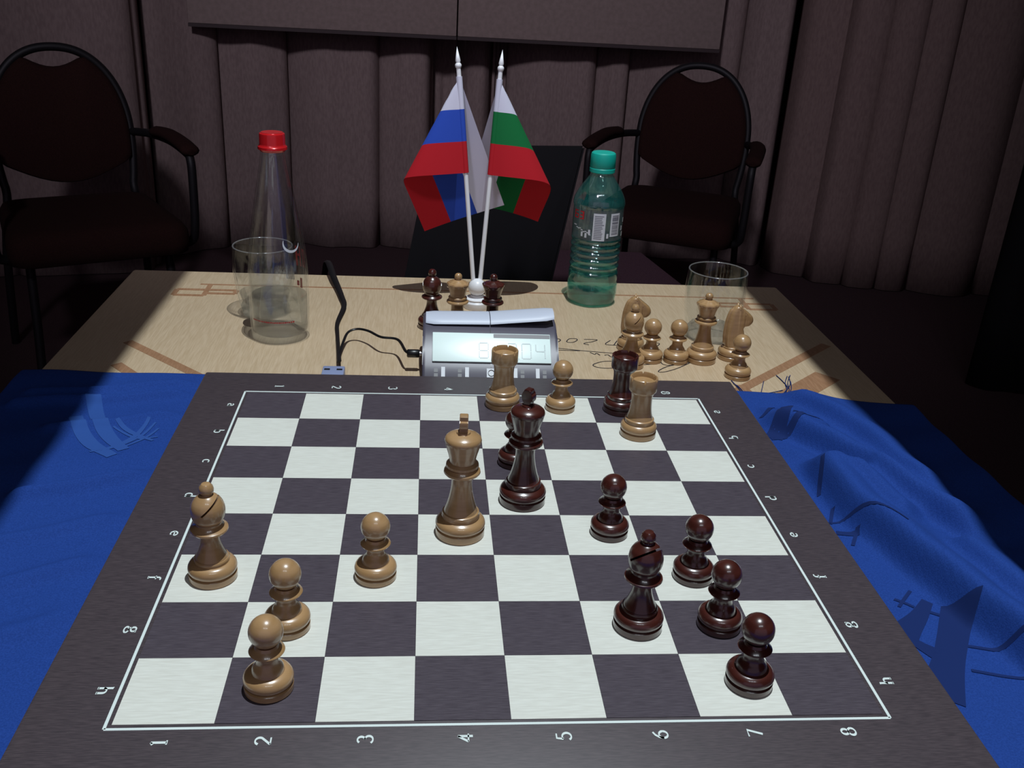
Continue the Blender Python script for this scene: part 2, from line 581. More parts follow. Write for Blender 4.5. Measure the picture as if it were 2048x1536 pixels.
STEEP = [  # fold lines from far to near: steep on the left, running out to the right; height, steep width, run-out
    ([at(1500, 850), at(1570, 868), at(1640, 905), at(1720, 952), at(1800, 1008), at(1880, 1052), at(1990, 1110)], .024, .012, .030),
    ([at(1610, 935), at(1640, 968), at(1700, 1040), at(1790, 1112), at(1900, 1205), at(2048, 1325), at(2180, 1440)], .030, .014, .034),
    ([at(1560, 800), at(1620, 815), at(1720, 872), at(1800, 945), at(1900, 1030)], .015, .011, .022),
    ([at(1690, 968), at(1750, 1010), at(1820, 1065)], .013, .012, .022),
    ([at(1900, 1090), at(1980, 1165), at(2060, 1225)], .016, .012, .025),
]
FOLDS = [  # soft ridges: points, height, half width
    ([at(1530, 830), at(1580, 850), at(1640, 880)], .005, .007),
    ([at(1560, 900), at(1620, 930), at(1680, 970)], .005, .010),
    ([at(440, 795), at(330, 797), at(240, 806), at(130, 808), at(30, 815)], .008, .0055),
    ([at(420, 772), at(300, 778), at(190, 786), at(60, 790)], .006, .005),
    ([at(380, 835), at(300, 840), at(240, 850), at(100, 865)], .006, .006),
    ([at(330, 950), at(250, 962), at(160, 985), at(40, 1000)], .010, .008),
    ([at(300, 1035), at(200, 1050), at(100, 1075), at(0, 1090)], .007, .008),
    ([at(250, 1120), at(120, 1150), at(0, 1180)], .008, .009),
    ([at(190, 1220), at(90, 1260), at(0, 1280)], .007, .010),
]
FOLDS = [([Vector((q.x, q.y)) for q in pl], h, wd) for pl, h, wd in FOLDS]
STEEP = [([Vector((q.x, q.y)) for q in pl], h, a_, b_) for pl, h, a_, b_ in STEEP]


def steep(p, pl, h, wa, wb):
    best, sg, tt = 9, 1, 0
    n = len(pl) - 1
    for i, (a, b) in enumerate(zip(pl, pl[1:])):
        d = b - a
        t = max(0, min(1, (p - a).dot(d) / d.length_squared))
        r = p - a - d * t
        if r.length < best:
            best, tt = r.length, (i + t) / n
            sg = 1 if d.x * (p - a).y - d.y * (p - a).x > 0 else -1
    fade = min(1, tt / .15, (1 - tt) / .15 + .05)
    if sg < 0:
        k = max(0, 1 - best / wa)
        return fade * h * k * k * (3 - 2 * k)
    return fade * h * math.exp(-(best / wb) ** 2)


def seg_d(p, a, b):
    d = b - a
    t = max(0, min(1, (p - a).dot(d) / d.length_squared))
    return (p - a - d * t).length


def cloth_z(x, y):
    z = TZ + .0012
    ax = max(abs(x), abs(y))
    free = min(1.0, max(0.0, (ax - .274) / .02))          # flat under the board
    if x > TX1 - .02 or x < TX0 + .02:
        edge = 1
    if free > 0:
        p = Vector((x, y))
        h = 0
        for pl, hh, wd in FOLDS:
            d = min(seg_d(p, a, b) for a, b in zip(pl, pl[1:]))
            h += hh * math.exp(-(d / wd) ** 2)
        for f_ in STEEP:
            h += steep(p, *f_)
        h += .0012 * (math.sin(x * 55 + y * 23) + 1) * .6 + .0008 * (math.sin(y * 90 - x * 31) + 1)
        z += free * h
    return z


def cloth_pt(s, y):
    """s: arc coordinate across the table; hangs down past the table edges"""
    x0, x1 = TX0 - .008, TX1 + .008
    if s > x1:
        k = s - x1
        return (x1 + .012 * math.sin(min(k / .012, PI / 2)) + .01 * math.sin(y * 18 + 1) * min(1, k / .1), y, cloth_z(x1, y) - max(0, k - .008))
    if s < x0:
        k = x0 - s
        return (x0 - .012 * math.sin(min(k / .012, PI / 2)) - .01 * math.sin(y * 16) * min(1, k / .1), y, cloth_z(x0, y) - max(0, k - .008))
    return (s, y, cloth_z(s, y))


nx, ny = 420, 280
v, f = [], []
for j in range(ny + 1):
    for i in range(nx + 1):
        s = -.66 + 1.34 * i / nx
        ye = cloth_edge(max(-.44, min(.46, s)))
        y = CY0 + (ye - CY0) * j / ny
        v.append(cloth_pt(s, y))
for j in range(ny):
    for i in range(nx):
        a = j * (nx + 1) + i
        f.append((a, a + 1, a + nx + 2, a + nx + 1))
cl = mobj('blue_cloth', pdmesh('blue_cloth', v, f), M['cloth'], None, 80)
sm_ = cl.modifiers.new('soften', 'SMOOTH')
sm_.factor = .5
sm_.iterations = 5
sd = cl.modifiers.new('thickness', 'SOLIDIFY')
sd.thickness = .0008
sd.offset = -1
tag(cl, 'blue printed cloth spread on the table beneath the chessboard', 'tablecloth')


from mathutils.bvhtree import BVHTree
_ev = cl.evaluated_get(bpy.context.evaluated_depsgraph_get())
_me = _ev.to_mesh()
CLOTH_TREE = BVHTree.FromPolygons([q.co.copy() for q in _me.vertices], [tuple(p.vertices) for p in _me.polygons])
_ev.to_mesh_clear()


def on_cloth(x, y):
    hit = CLOTH_TREE.ray_cast(Vector((x, y, .3)), Vector((0, 0, -1)))[0]
    return hit.z if hit else cloth_z(x, y)


def cprint(px, widths, m, n=16):
    pts = [at(*q) for q in px]
    data = smooth_prof([(q.x, q.y, wd) for q, wd in zip(pts, widths)], n)
    vv, ff, K_ = [], [], 7
    for i, (x, y, wd) in enumerate(data):
        a, b = data[max(i - 1, 0)], data[min(i + 1, len(data) - 1)]
        dx_, dy_ = b[0] - a[0], b[1] - a[1]
        Ln = math.hypot(dx_, dy_) or 1
        for k in range(K_):
            e = (k / (K_ - 1) - .5) * wd
            xx, yy = x - dy_ / Ln * e, y + dx_ / Ln * e
            vv.append((xx, yy, on_cloth(xx, yy) + .0005))
    for i in range(len(data) - 1):
        for k in range(K_ - 1):
            a = i * K_ + k
            ff.append((a, a + 1, a + K_ + 1, a + K_))
    mobj('print_stroke', pdmesh('print_stroke', vv, ff), m, cl, 80)


D, L = M['cloth_dark'], M['cloth_light']
cprint([(1912, 1232), (1902, 1290), (1893, 1340), (1880, 1400)], [.022, .020, .021, .030], D)
cprint([(1852, 1212), (1836, 1240), (1815, 1262), (1806, 1275)], [.008, .012, .018, .020], D)
cprint([(1800, 1268), (1830, 1290), (1870, 1315), (1900, 1330)], [.012, .008, .012, .016], D)
cprint([(1786, 1207), (1826, 1224)], [.0025, .0025], D)
cprint([(1818, 1191), (1796, 1222)], [.0025, .0025], D)
cprint([(1852, 1231), (1894, 1242)], [.003, .003], D)
cprint([(1925, 1301), (1990, 1312), (2048, 1322)], [.003, .003, .003], D)
cprint([(1940, 1350), (2000, 1360), (2048, 1365)], [.0025, .0025, .0025], D)
cprint([(1634, 965), (1636, 1000)], [.003, .003], D)
cprint([(1663, 1028), (1660, 1052)], [.003, .003], D)
cprint([(1655, 1050), (1690, 1052), (1740, 1072), (1800, 1106)], [.002] * 4, D)
cprint([(1672, 1070), (1716, 1076)], [.006, .006], D)
cprint([(1712, 1070), (1704, 1098)], [.003, .003], D)
cprint([(1572, 838), (1560, 862), (1545, 882)], [.010, .014, .018], D)
cprint([(1540, 880), (1575, 880), (1600, 872)], [.010, .008, .004], D)
cprint([(1577, 871), (1640, 880), (1690, 890)], [.0016] * 3, D)
cprint([(1520, 845), (1550, 830), (1590, 835)], [.004, .006, .004], D)
# pale figure on the left
cprint([(188, 803), (196, 840), (214, 872), (248, 905)], [.014, .013, .013, .010], L)
cprint([(152, 838), (163, 868), (186, 895), (225, 918)], [.012, .013, .013, .010], L)
cprint([(236, 852), (262, 868), (306, 886)], [.004, .005, .003], L)
cprint([(300, 846), (270, 876), (222, 900), (180, 910)], [.003, .005, .005, .003], L)
cprint([(312, 852), (285, 874), (250, 892)], [.002, .003, .002], L)
cprint([(318, 862), (290, 880), (240, 902)], [.002, .003, .002], L)
cprint([(228, 860), (275, 880), (316, 878)], [.002, .003, .002], L)

# frayed threads at the far right corner
for s in ([(1571, 794), (1578, 782), (1575, 767), (1580, 752)], [(1566, 794), (1573, 782), (1570, 767), (1574, 754)], [(1568, 788), (1575, 777), (1565, 764), (1552, 752)],
          [(1516, 791), (1547, 786), (1565, 782)], [(1521, 791), (1527, 764)], [(1598, 792), (1608, 781), (1618, 783)], [(1573, 795), (1582, 780), (1581, 765)], [(1462, 762), (1480, 782), (1487, 795)],
          [(1490, 790), (1478, 776), (1466, 768)], [(1560, 795), (1569, 786), (1580, 770), (1577, 755)]):
    pts = spline([tuple(at(*q) + Vector((0, 0, .001))) for q in s], 5)
    tube('frayed_thread', pts, .00045, M['cloth_dark'], cl, 5)

# ------------------------------------------------------------------ chessboard
S = .055
board = tag(empty('chessboard', (0, 0, TZ)), 'dark wooden chessboard with pale squares and white coordinates', 'chessboard')


def bz(z):
    return z - TZ


box('frame', -.27, .27, -.27, .27, bz(TZ + .0028), bz(-.0004), M['board_frame'], board, .002)
sq = None
for i in range(8):
    for j in range(8):
        key_ = 'light' if (i + j) % 2 == 0 else 'dark'
        if sq is None:
            bm = bmesh.new()
            box_bm(bm, -S / 2 + .00008, S / 2 - .00008, -S / 2 + .00008, S / 2 - .00008, -.0012, 0)
            sq = {}
            bm2 = bm.copy()
            for k_, b_ in (('light', bm), ('dark', bm2)):
                me = bpy.data.meshes.new(k_ + '_square')
                b_.to_mesh(me)
                me.materials.append(M[k_ + '_square'])
                sq[k_] = me
        o = bpy.data.objects.new(key_ + '_square', sq[key_])
        COL.objects.link(o)
        o.parent = board
        o.location = ((i - 3.5) * S, (j - 3.5) * S, bz(0))
q = .2232
for (x0, x1, y0, y1) in ((-q, q, -q - .0009, -q + .0009), (-q, q, q - .0009, q + .0009), (-q - .0009, -q + .0009, -q, q), (q - .0009, q + .0009, -q, q)):
    box('inlay_line', x0 - .0, x1 + .0, y0, y1, bz(-.001), bz(-.0001), M['inlay_white'], board)


def arc(cx_, cy_, rx, ry, a0, a1, n=14):
    return [(cx_ + rx * math.cos(math.radians(a0 + (a1 - a0) * i / n)), cy_ + ry * math.sin(math.radians(a0 + (a1 - a0) * i / n))) for i in range(n + 1)]


GL = {
    '1': [[(.3, 0), (.3, 1)], [(.14, .86), (.3, 1)], [(.14, 0), (.46, 0)]],
    '2': [arc(.3, .72, .24, .28, 165, -35) + [(.05, 0)], [(.05, 0), (.55, 0)]],
    '3': [arc(.27, .75, .22, .25, 150, -90), arc(.27, .26, .27, .27, 90, -150)],
    '4': [[(.42, 0), (.42, 1)], [(.42, 1), (.02, .3)], [(.02, .3), (.6, .3)]],
    '5': [[(.5, 1), (.16, 1), (.1, .56)], arc(.27, .31, .27, .31, 125, -150)],
    '6': [arc(.3, .3, .25, .3, 0, 360, 20), [(.05, .3), (.12, .62), (.27, .85), (.5, 1)]],
    '7': [[(.05, 1), (.55, 1), (.22, 0)]],
    '8': [arc(.3, .75, .2, .25, 0, 360, 20), arc(.3, .25, .26, .26, 0, 360, 20)],
    'a': [arc(.24, .17, .19, .17, 0, 360, 18), [(.44, .45), (.44, 0), (.54, 0)], arc(.26, .44, .18, .18, 0, 160)],
    'b': [[(.0, 1), (.1, 1), (.1, 0)], arc(.31, .3, .22, .3, 0, 360, 20)],
    'c': [arc(.3, .3, .25, .3, 45, 315, 18)],
    'd': [[(.4, 1), (.5, 1), (.5, 0), (.6, 0)], arc(.29, .3, .22, .3, 0, 360, 20)],
    'e': [[(.05, .32), (.55, .32)] + arc(.3, .3, .25, .3, 10, 310, 18)],
    'f': [[(.25, 0), (.25, .78)] + arc(.42, .78, .17, .22, 180, 50), [(.08, .6), (.46, .6)], [(.12, 0), (.4, 0)]],
    'g': [arc(.28, .42, .2, .2, 0, 360, 18), arc(.3, -.1, .27, .17, 0, 360, 18), [(.15, .26), (.1, .1), (.4, .06)], [(.42, .56), (.56, .62)]],
    'h': [[(0, 1), (.1, 1), (.1, 0)], arc(.3, .38, .2, .22, 180, 0) + [(.5, 0)], [(0, 0), (.2, 0)], [(.4, 0), (.6, 0)]],
}


def glyph(ch, x, y, up, h=.0083):
    """up = +1: top of the character points to +x; -1: to -x"""
    bm = bmesh.new()
    for st in GL[ch]:
        m = len(st)
        prev = None
        for i, p in enumerate(st):
            a, b = st[max(i - 1, 0)], st[min(i + 1, m - 1)]
            dx_, dy_ = b[0] - a[0], b[1] - a[1]
            Ln = math.hypot(dx_, dy_) or 1
            wd = .10 + .07 * abs(dy_ / Ln) ** 1.5         # thin horizontals, thick stems
            nx_, ny_ = -dy_ / Ln * wd / 2, dx_ / Ln * wd / 2
            cur = []
            for s in (-1, 1):
                gx, gy = p[0] + s * nx_ - .3, p[1] + s * ny_ - (.5 if ch.isdigit() or ch in 'bdfh' else .3)
                # character right = -y when up=+x ; +y when up=-x
                cur.append(bm.verts.new((up * gy * h, -up * gx * h * 1.22, .00025)))
            if prev:
                bm.faces.new((prev[0], cur[0], cur[1], prev[1]))
            prev = cur
    for fc in bm.faces:
        if fc.normal.z < 0:
            fc.normal_flip()
    me = bpy.data.meshes.new('numeral' if ch.isdigit() else 'letter')
    bm.to_mesh(me)
    bm.free()
    o = mobj(me.name, me, M['inlay_white'], board)
    o.location = (x, y, bz(-.0004))
    return o


GP = .2375
for i in range(8):
    glyph(str(i + 1), (i - 3.5) * S + .0010, -.2335, -1)
    glyph(str(i + 1), (i - 3.5) * S, GP - .001, 1)
    glyph('hgfedcba'[i], -.2315, (i - 3.5) * S, 1)
    glyph('hgfedcba'[i], .2342, (i - 3.5) * S + .001, -1)

# ------------------------------------------------------------------ chess pieces (profiles in mm)
K = .001


def base_prof(r, h1, h2, h3):
    """foot band, groove, bulge, top step"""
    return [(0, 0), (r - .6, 0), (r, .7), (r, h1 - .5), (r - .5, h1), (r - 1.3, h1 + .25), (r - 1.3, h1 + .8), (r - .5, h1 + 1.1), (r + .1, h1 + 2.2), (r + .25, h1 + 3.6), (r - .1, h1 + 5.2), (r - 1.0, h1 + 6.6), (r - 2.4, h1 + 7.7), (r - 3.6, h1 + 8.2)]


def add_part(root, name, prof, m, n=48, fn=None):
    return mobj(name, lathe_mesh(name, prof, n, K, fn), m, root, 32)


def ball(r, z, n=14, a0=-90):
    return [(max(0, r * math.cos(math.radians(a0 + (90 - a0) * i / n))), z + r * math.sin(math.radians(a0 + (90 - a0) * i / n))) for i in range(n + 1)]


def pawn(m):
    t = empty('pawn')
    add_part(t, 'base', base_prof(14.3, 4.6, 0, 0) + [(9.9, 13.1), (0, 13.1)], m)
    add_part(t, 'stem', [(0, 12), (9.6, 12.9)] + smooth_prof([(9.4, 13.6), (8.6, 16), (6.6, 19), (6.0, 22), (6.3, 24.6)], 4) + [(0, 25)], m)
    add_part(t, 'collar', [(0, 24.2), (6.3, 24.4), (9.8, 26.6), (10.3, 27.4), (9.9, 28.0), (7.0, 29.8), (6.2, 31.5), (0, 32)], m)
    add_part(t, 'head', [(0, 30.5)] + ball(9.9, 40.2, 16, -62), m)
    return t


def slit_head(name, prof, m, root, cut):
    me = lathe_mesh(name, prof, 48, K)
    o = mobj(name, me, m, None)
    cu = bpy.data.meshes.new('cut')
    bm = bmesh.new()
    box_bm(bm, cut[0], cut[1], -.02, .02, -.0007, .0007)
    bm.transform(Matrix.Translation((0, 0, cut[3])) @ Matrix.Rotation(-cut[2], 4, 'Y'))
    bmesh.ops.recalc_face_normals(bm, faces=bm.faces)
    bm.to_mesh(cu)
    bm.free()
    c = bpy.data.objects.new('cut', cu)
    COL.objects.link(c)
    md = o.modifiers.new('b', 'BOOLEAN')
    md.operation = 'DIFFERENCE'
    md.solver = 'EXACT'
    md.object = c
    dg = bpy.context.evaluated_depsgraph_get()
    new = bpy.data.meshes.new_from_object(o.evaluated_get(dg))
    bpy.data.objects.remove(o)
    bpy.data.objects.remove(c)
    new.name = name
    return mobj(name, new, m, root, 32)


def bishop(m):
    t = empty('bishop')
    add_part(t, 'base', base_prof(16.1, 5.2, 0, 0) + [(11.6, 13.6), (11.8, 15.6), (11.3, 16.6), (0, 17)], m)
    add_part(t, 'stem', [(0, 16), (10.9, 16.4)] + smooth_prof([(10.5, 17.5), (8.6, 21.5), (6.8, 27), (6.1, 32), (6.6, 36)], 5) + [(0, 36.4)], m)
    add_part(t, 'collar', [(0, 35.6), (6.8, 35.8), (11.6, 37.2), (12.4, 38.2), (12.2, 39.2), (9.4, 41), (8.4, 42.6), (8.5, 44), (0, 44.4)], m)
    head = [(0, 43)] + smooth_prof([(8.0, 43.6), (10.2, 46.6), (11.2, 51.5), (10.7, 56.4), (8.6, 60.6), (5.6, 63.4), (3.8, 64.2)], 4) + [(0, 64.4)]
    slit_head('head', head, m, t, (-.0035, .03, math.radians(43), .0555))
    add_part(t, 'finial', [(0, 63.6), (3.8, 63.8), (3.6, 64.8), (4.7, 66.4), (4.9, 68.4), (4.3, 70.6), (2.8, 72.2), (0, 72.8)], m, 32)
    return t


def rook(m):
    t = empty('rook')
    add_part(t, 'base', base_prof(16.4, 5.4, 0, 0) + [(13.2, 13.6), (13.6, 15.4), (13.2, 17.2), (12.4, 17.8), (0, 18)], m)
    add_part(t, 'stem', [(0, 17), (12.2, 17.4)] + smooth_prof([(11.9, 18.4), (10.6, 23), (9.8, 29), (9.5, 35), (9.8, 40), (10.6, 43.5)], 4) + [(0, 44)], m)

    bm = bmesh.new()
    me = lathe_mesh('turret', [(0, 43), (10.8, 43.2), (12.4, 45), (12.7, 46.2), (12.8, 56.6), (12.5, 57.6), (11.9, 58), (11.1, 58), (10.7, 57.4), (10.4, 53.4), (0, 53.0)], 72, K)
    # six narrow notches in the rim
    for vv in me.vertices:
        a = math.degrees(math.atan2(vv.co.y, vv.co.x)) % 60
        if vv.co.z > .0562 and min(a, 60 - a) < 2:
            vv.co.z -= .0022
    bm.free()
    mobj('turret', me, m, t, 32)
    return t


def crown_prof(k=1.0, dz=0):
    return [(0, dz), (9.4, dz + .4)]


def queen(m):
    t = empty('queen')
    add_part(t, 'base', base_prof(17.2, 5.8, 0, 0) + [(12.8, 14.4), (13.2, 16.4), (12.7, 18.6), (11.8, 19.2), (0, 19.4)], m)
    add_part(t, 'stem', [(0, 18.4), (11.6, 18.8)] + smooth_prof([(11.2, 20), (9.2, 26), (7.6, 34), (7.0, 41), (7.5, 45.6)], 5) + [(0, 46)], m)
    add_part(t, 'collar', [(0, 45.2), (7.6, 45.4), (12.0, 46.6), (12.8, 47.6), (12.5, 48.8), (9.8, 50.2), (9.6, 51.2), (10.8, 52.2), (10.6, 53.6), (8.8, 54.8), (0, 55)], m)

    def scal(r, z, a):
        if z > .0655 and r > .0055:
            return r * (1 + .045 * math.cos(9 * a) * min(1, (z - .0655) / .002))
        return r
    add_part(t, 'crown', [(0, 54)] + smooth_prof([(8.8, 54.4), (9.2, 58), (10.6, 63), (12.2, 67.4)], 4) + [(12.6, 69), (12.0, 70.4), (10.6, 70.6), (8.4, 72.2), (5.2, 73.6), (3.6, 74.2), (0, 74.4)], m, 90, scal)
    add_part(t, 'finial', [(0, 73.4), (3.2, 73.6), (3.2, 74.6), (4.2, 76), (4.4, 77.8), (3.9, 79.8), (2.5, 81.2), (0, 81.8)], m, 32)
    return t


def king(m):
    t = empty('king')
    add_part(t, 'base', base_prof(18.3, 6.2, 0, 0) + [(13.8, 14.9), (14.2, 16.8), (13.6, 19.4), (12.6, 20), (0, 20.2)], m)
    add_part(t, 'stem', [(0, 19.2), (12.6, 19.6)] + smooth_prof([(12.2, 21), (10.2, 27), (8.4, 35), (7.5, 43), (7.8, 50)], 5) + [(0, 50.4)], m)
    add_part(t, 'collar', [(0, 49.6), (7.8, 49.8), (12.4, 51.2), (13.4, 52.4), (13.2, 53.8), (11.4, 55.4), (10.8, 56.4), (12.0, 57.6), (11.8, 59.2), (9.8, 60.6), (0, 61)], m)
    add_part(t, 'crown', [(0, 60)] + smooth_prof([(9.4, 60.4), (10.0, 65), (11.6, 71), (12.9, 76.2)], 4) + [(13.4, 78.2), (12.9, 80), (11.4, 81.4), (8.2, 82.8), (5.2, 83.6), (4.8, 84.8), (0, 85)], m)
    # cross: a thick plate, arms along y
    out = [(-2.6, 84), (-2.6, 89), (-4.8, 89), (-5.0, 90), (-5.0, 93), (-4.8, 93.6), (-3.0, 94), (-3.0, 97), (-2, 98), (2, 98), (3.0, 97), (3.0, 94), (4.8, 93.6), (5, 93), (5, 90), (4.8, 89), (2.6, 89), (2.6, 84)]
    c = prism('cross', [(a * K, b * K) for a, b in out], .0062, m, t, .0010, 3, 'x')
    c.data.transform(Matrix.Translation((-.0031, 0, 0)))
    return t


def knight(m):
    t = empty('knight')
    add_part(t, 'base', base_prof(15.6, 5.2, 0, 0) + [(11.6, 13.6), (11.6, 15.2), (10.8, 16), (0, 16.2)], m)
    # head: cross-sections along the neck, facing +x  (cx, cz, half length along x, half thickness y, tilt)
    out = [(-10, 15), (-11, 20), (-11.6, 30), (-11.2, 42), (-10, 50), (-8, 57.5), (-4.5, 62.6), (-1, 64), (2.0, 62.8), (5.5, 61.6), (9, 59.2), (13.5, 56), (17.6, 52.5), (19.6, 48.5), (19.2, 44.5), (16.8, 41.8), (13.5, 41.4), (10.5, 40.4), (9.0, 37.6), (10.2, 33.5), (11.6, 28), (11.8, 22), (10.4, 15)]
    out = smooth_prof(out + [out[0]], 3)[:-1]
    bm = bmesh.new()
    cxm, n = 0.0, len(out)
    layers = []
    for yy, sc in ((-1, .55), (-.92, .80), (-.6, .96), (0, 1.0), (.6, .96), (.92, .80), (1, .55)):
        ring = []
        for a, b in out:
            # medial point at this height to shrink towards
            tb = (b - 15) / 51
            mxx = max(-1.0, min(5.0, (b - 34) * .35))
            half = 8.4 - 3.2 * tb
            aa = mxx + (a - mxx) * sc
            bb = 15 + (b - 15) * (.97 + .03 * sc) if b > 20 else b
            ring.append(bm.verts.new((aa * K, yy * half * K, bb * K)))
        layers.append(ring)
    for A, B in zip(layers, layers[1:]):
        for i in range(n):
            bm.faces.new((A[i], A[(i + 1) % n], B[(i + 1) % n], B[i]))
    f0 = bm.faces.new(layers[0])
    f1 = bm.faces.new(layers[-1])
    bmesh.ops.triangulate(bm, faces=[f0, f1])
    bmobj('head', bm, m, t, 50)
    # ears, eyes, mane ridge
    for s in (-1, 1):
        e = mobj('ear', lathe_mesh('ear', [(0, 0), (2.2, 0), (1.9, 2.6), (0, 7.0)], 10, K), m, t, 40)
        e.location = (.0012, s * .0036, .0606)
        e = mobj('eye', lathe_mesh('eye', ball(1.2, 0, 6), 10, K), m, t, 40)
        e.location = (.0085, s * .0050, .0545)
    pts = spline([(-.0108, 0, .020), (-.0113, 0, .030), (-.0110, 0, .042), (-.0097, 0, .050), (-.0075, 0, .0572), (-.0030, 0, .0632)], 4)
    tube('mane', pts, [.0022] * 3 + [.0026] * (len(pts) - 6) + [.0018] * 3, m, t, 8, 1.0)
    return t


LW, DW = M['boxwood'], M['redwood']


def sqp(file, rank, dx_=0, dy_=0):
    """file letter a..h runs from far to near, rank 1..8 from left to right"""
    return ((rank - 4.5) * S + dx_, ('hgfedcba'.index(file) - 3.5) * S + dy_, .0)


made = {}


def piece(kind, dark, loc, rz, label, group):
    k = (kind, dark)
    fn = {'pawn': pawn, 'rook': rook, 'bishop': bishop, 'queen': queen, 'king': king, 'knight': knight}[kind]
    if k not in made:
        made[k] = fn(DW if dark else LW)
        r = made[k]
        r.location = loc
        r.rotation_euler = (0, 0, rz)
    else:
        r = dup(made[k], loc, rz)
    return tag(r, label, 'chess piece', group)


GB, GD = 'light pieces on the chessboard', 'dark pieces on the chessboard'
piece('king', 0, (-.0237, -.0256, 0), -.05, 'light wooden king standing on the middle of the chessboard', GB)
piece('pawn', 0, (-.0834, -.0812, 0), 0, 'light wooden pawn alone on a pale square left of the kings', GB)
piece('pawn', 0, at(567, 1250, 0)[:2] + (0,), 0, 'light wooden pawn half hidden behind the frontmost light pawn', GB) if False else None
gp = sqp('g', 2, .0015, .0015)
piece('pawn', 0, gp, .4, 'light wooden pawn half hidden behind the frontmost light pawn', GB)
piece('pawn', 0, (-.1394, -.1915, 0), .2, 'frontmost light wooden pawn, on the dark square above numeral 2', GB)
piece('bishop', 0, (-.1929, -.0811, 0), .05, 'light wooden bishop with slit, at the left rim of the chessboard', GB)
piece('pawn', 0, (.0791, .1950, 0), .7, 'light wooden pawn on the far row of the chessboard beside the clock', GB)
piece('rook', 0, (.0235, .2005, 0), .2, 'light wooden rook overlapping the clock display', GB)
piece('rook', 0, (.1448, .1418, 0), .4, 'light wooden rook in front of the dark rook', GB)
piece('rook', 1, (.1375, .1935, 0), .1, 'dark red-brown rook standing behind a light rook', GD)
piece('king', 1, (.0272, .0215, 0), .95, 'dark red-brown king beside the light king', GD)
piece('pawn', 1, (.0262, .0845, 0), 0, 'dark red-brown pawn mostly hidden behind the dark king', GD)
piece('pawn', 1, (.0894, -.0252, 0), .3, 'dark red-brown pawn standing alone right of the dark king', GD)
piece('bishop', 1, (.0893, -.1366, 0), -1.05, 'dark red-brown bishop on a pale square with pawns to its right', GD)
piece('pawn', 1, (.1400, -.0817, 0), .5, 'dark pawn just behind the dark bishop, farthest of the three clustered pawns', GD)
piece('pawn', 1, (.1437, -.1368, 0), .8, 'dark pawn directly right of the dark bishop, middle of three clustered pawns', GD)
piece('pawn', 1, (.1470, -.1921, 0), .2, 'dark pawn nearest the front right corner of the chessboard', GD)
# captured pieces on the table
GC, GK = 'captured light pieces on the table', 'captured pieces behind the clock'
piece('knight', 0, (.1890, .4010, TZ), .05, 'light wooden knight standing behind the captured light bishop', GC)
piece('bishop', 0, (.1785, .3500, TZ), .1, 'captured light wooden bishop on the table in front of a knight', GC)
piece('pawn', 0, (.2052, .3672, TZ), .1, 'captured light pawn right beside the captured light bishop', GC)
piece('pawn', 0, (.2352, .3662, TZ), .5, 'captured light pawn right beside the captured light queen', GC)
piece('queen', 0, (.2655, .3690, TZ), .1, 'light wooden queen on the table in front of the right glass', GC)
piece('knight', 0, (.3040, .3790, TZ), .1, 'light wooden knight at the right end, below the right glass', GC)
piece('pawn', 0, (.2952, .3230, TZ), .2, 'captured light pawn at the far right corner of the chessboard', GC)
pb = at(865, 538, TZ + .0728)
piece('bishop', 1, (pb.x, pb.y, TZ), 1.6, 'dark red-brown bishop on the table behind the clock', GK)
pb = at(917, 546, TZ + .0818)
piece('queen', 0, (pb.x, pb.y, TZ), .2, 'light wooden queen behind the clock, beside the flag stand', GK)
pb = at(988, 548, TZ + .0818)
piece('queen', 1, (pb.x, pb.y, TZ), .1, 'dark red-brown queen behind the clock, beside the flag stand', GK)

# ------------------------------------------------------------------ chess clock
ck = tag(empty('chess_clock', (.0185, .335, TZ), math.radians(-.2)), 'grey digital chess clock with pale rocker and bright display', 'clock')
HWc = .0725
# profile in (y, z): front toe, sloping curved face, back
prof = [(-.052, 0), (-.053, .004), (-.050, .009), (-.040, .0185), (-.026, .0300), (-.012, .0400), (.000, .0465), (.012, .0500), (.030, .0500), (.046, .046), (.054, .036), (.056, .010), (.055, 0)]
prism('body', prof, 2 * HWc, M['clock'], ck, .0035, 3, 'x').data.transform(Matrix.Translation((-HWc, 0, 0)))


def face_pt(t):
    """point on the front face, t from toe to top, with direction and normal"""
    pts = [(-.050, .009), (-.040, .0185), (-.026, .0300), (-.012, .0400), (.000, .0465)]
    L_ = [0]
    for a, b in zip(pts, pts[1:]):
        L_.append(L_[-1] + math.dist(a, b))
    s = t * L_[-1]
    for i in range(4):
        if s <= L_[i + 1] + 1e-9:
            k_ = (s - L_[i]) / (L_[i + 1] - L_[i])
            y = pts[i][0] + (pts[i + 1][0] - pts[i][0]) * k_
            z = pts[i][1] + (pts[i + 1][1] - pts[i][1]) * k_
            return y, z
    return pts[-1]


def face_plate(name, x0, x1, t0, t1, proud, m, parent, nseg=4):
    vv, ff = [], []
    for j in range(nseg + 1):
        y, z = face_pt(t0 + (t1 - t0) * j / nseg)
        ya, za = face_pt(max(0, t0 + (t1 - t0) * j / nseg - .02))
        yb, zb = face_pt(min(1, t0 + (t1 - t0) * j / nseg + .02))
        d = math.hypot(yb - ya, zb - za)
        ny_, nz_ = -(zb - za) / d, (yb - ya) / d
        for x in (x0, x1):
            vv.append((x, y + ny_ * proud, z + nz_ * proud))
        for x in (x0, x1):
            vv.append((x, y - ny_ * .0006, z - nz_ * .0006))
    for j in range(nseg):
        a, b = 4 * j, 4 * j + 4
        ff += [(a, a + 1, b + 1, b), (a + 3, a + 2, b + 2, b + 3), (a, b, b + 2, a + 2), (a + 1, a + 3, b + 3, b + 1)]
    ff += [(0, 2, 3, 1)]
    e = 4 * nseg
    ff += [(e, e + 1, e + 3, e + 2)]
    return mobj(name, pdmesh(name, vv, ff), m, parent, 30)


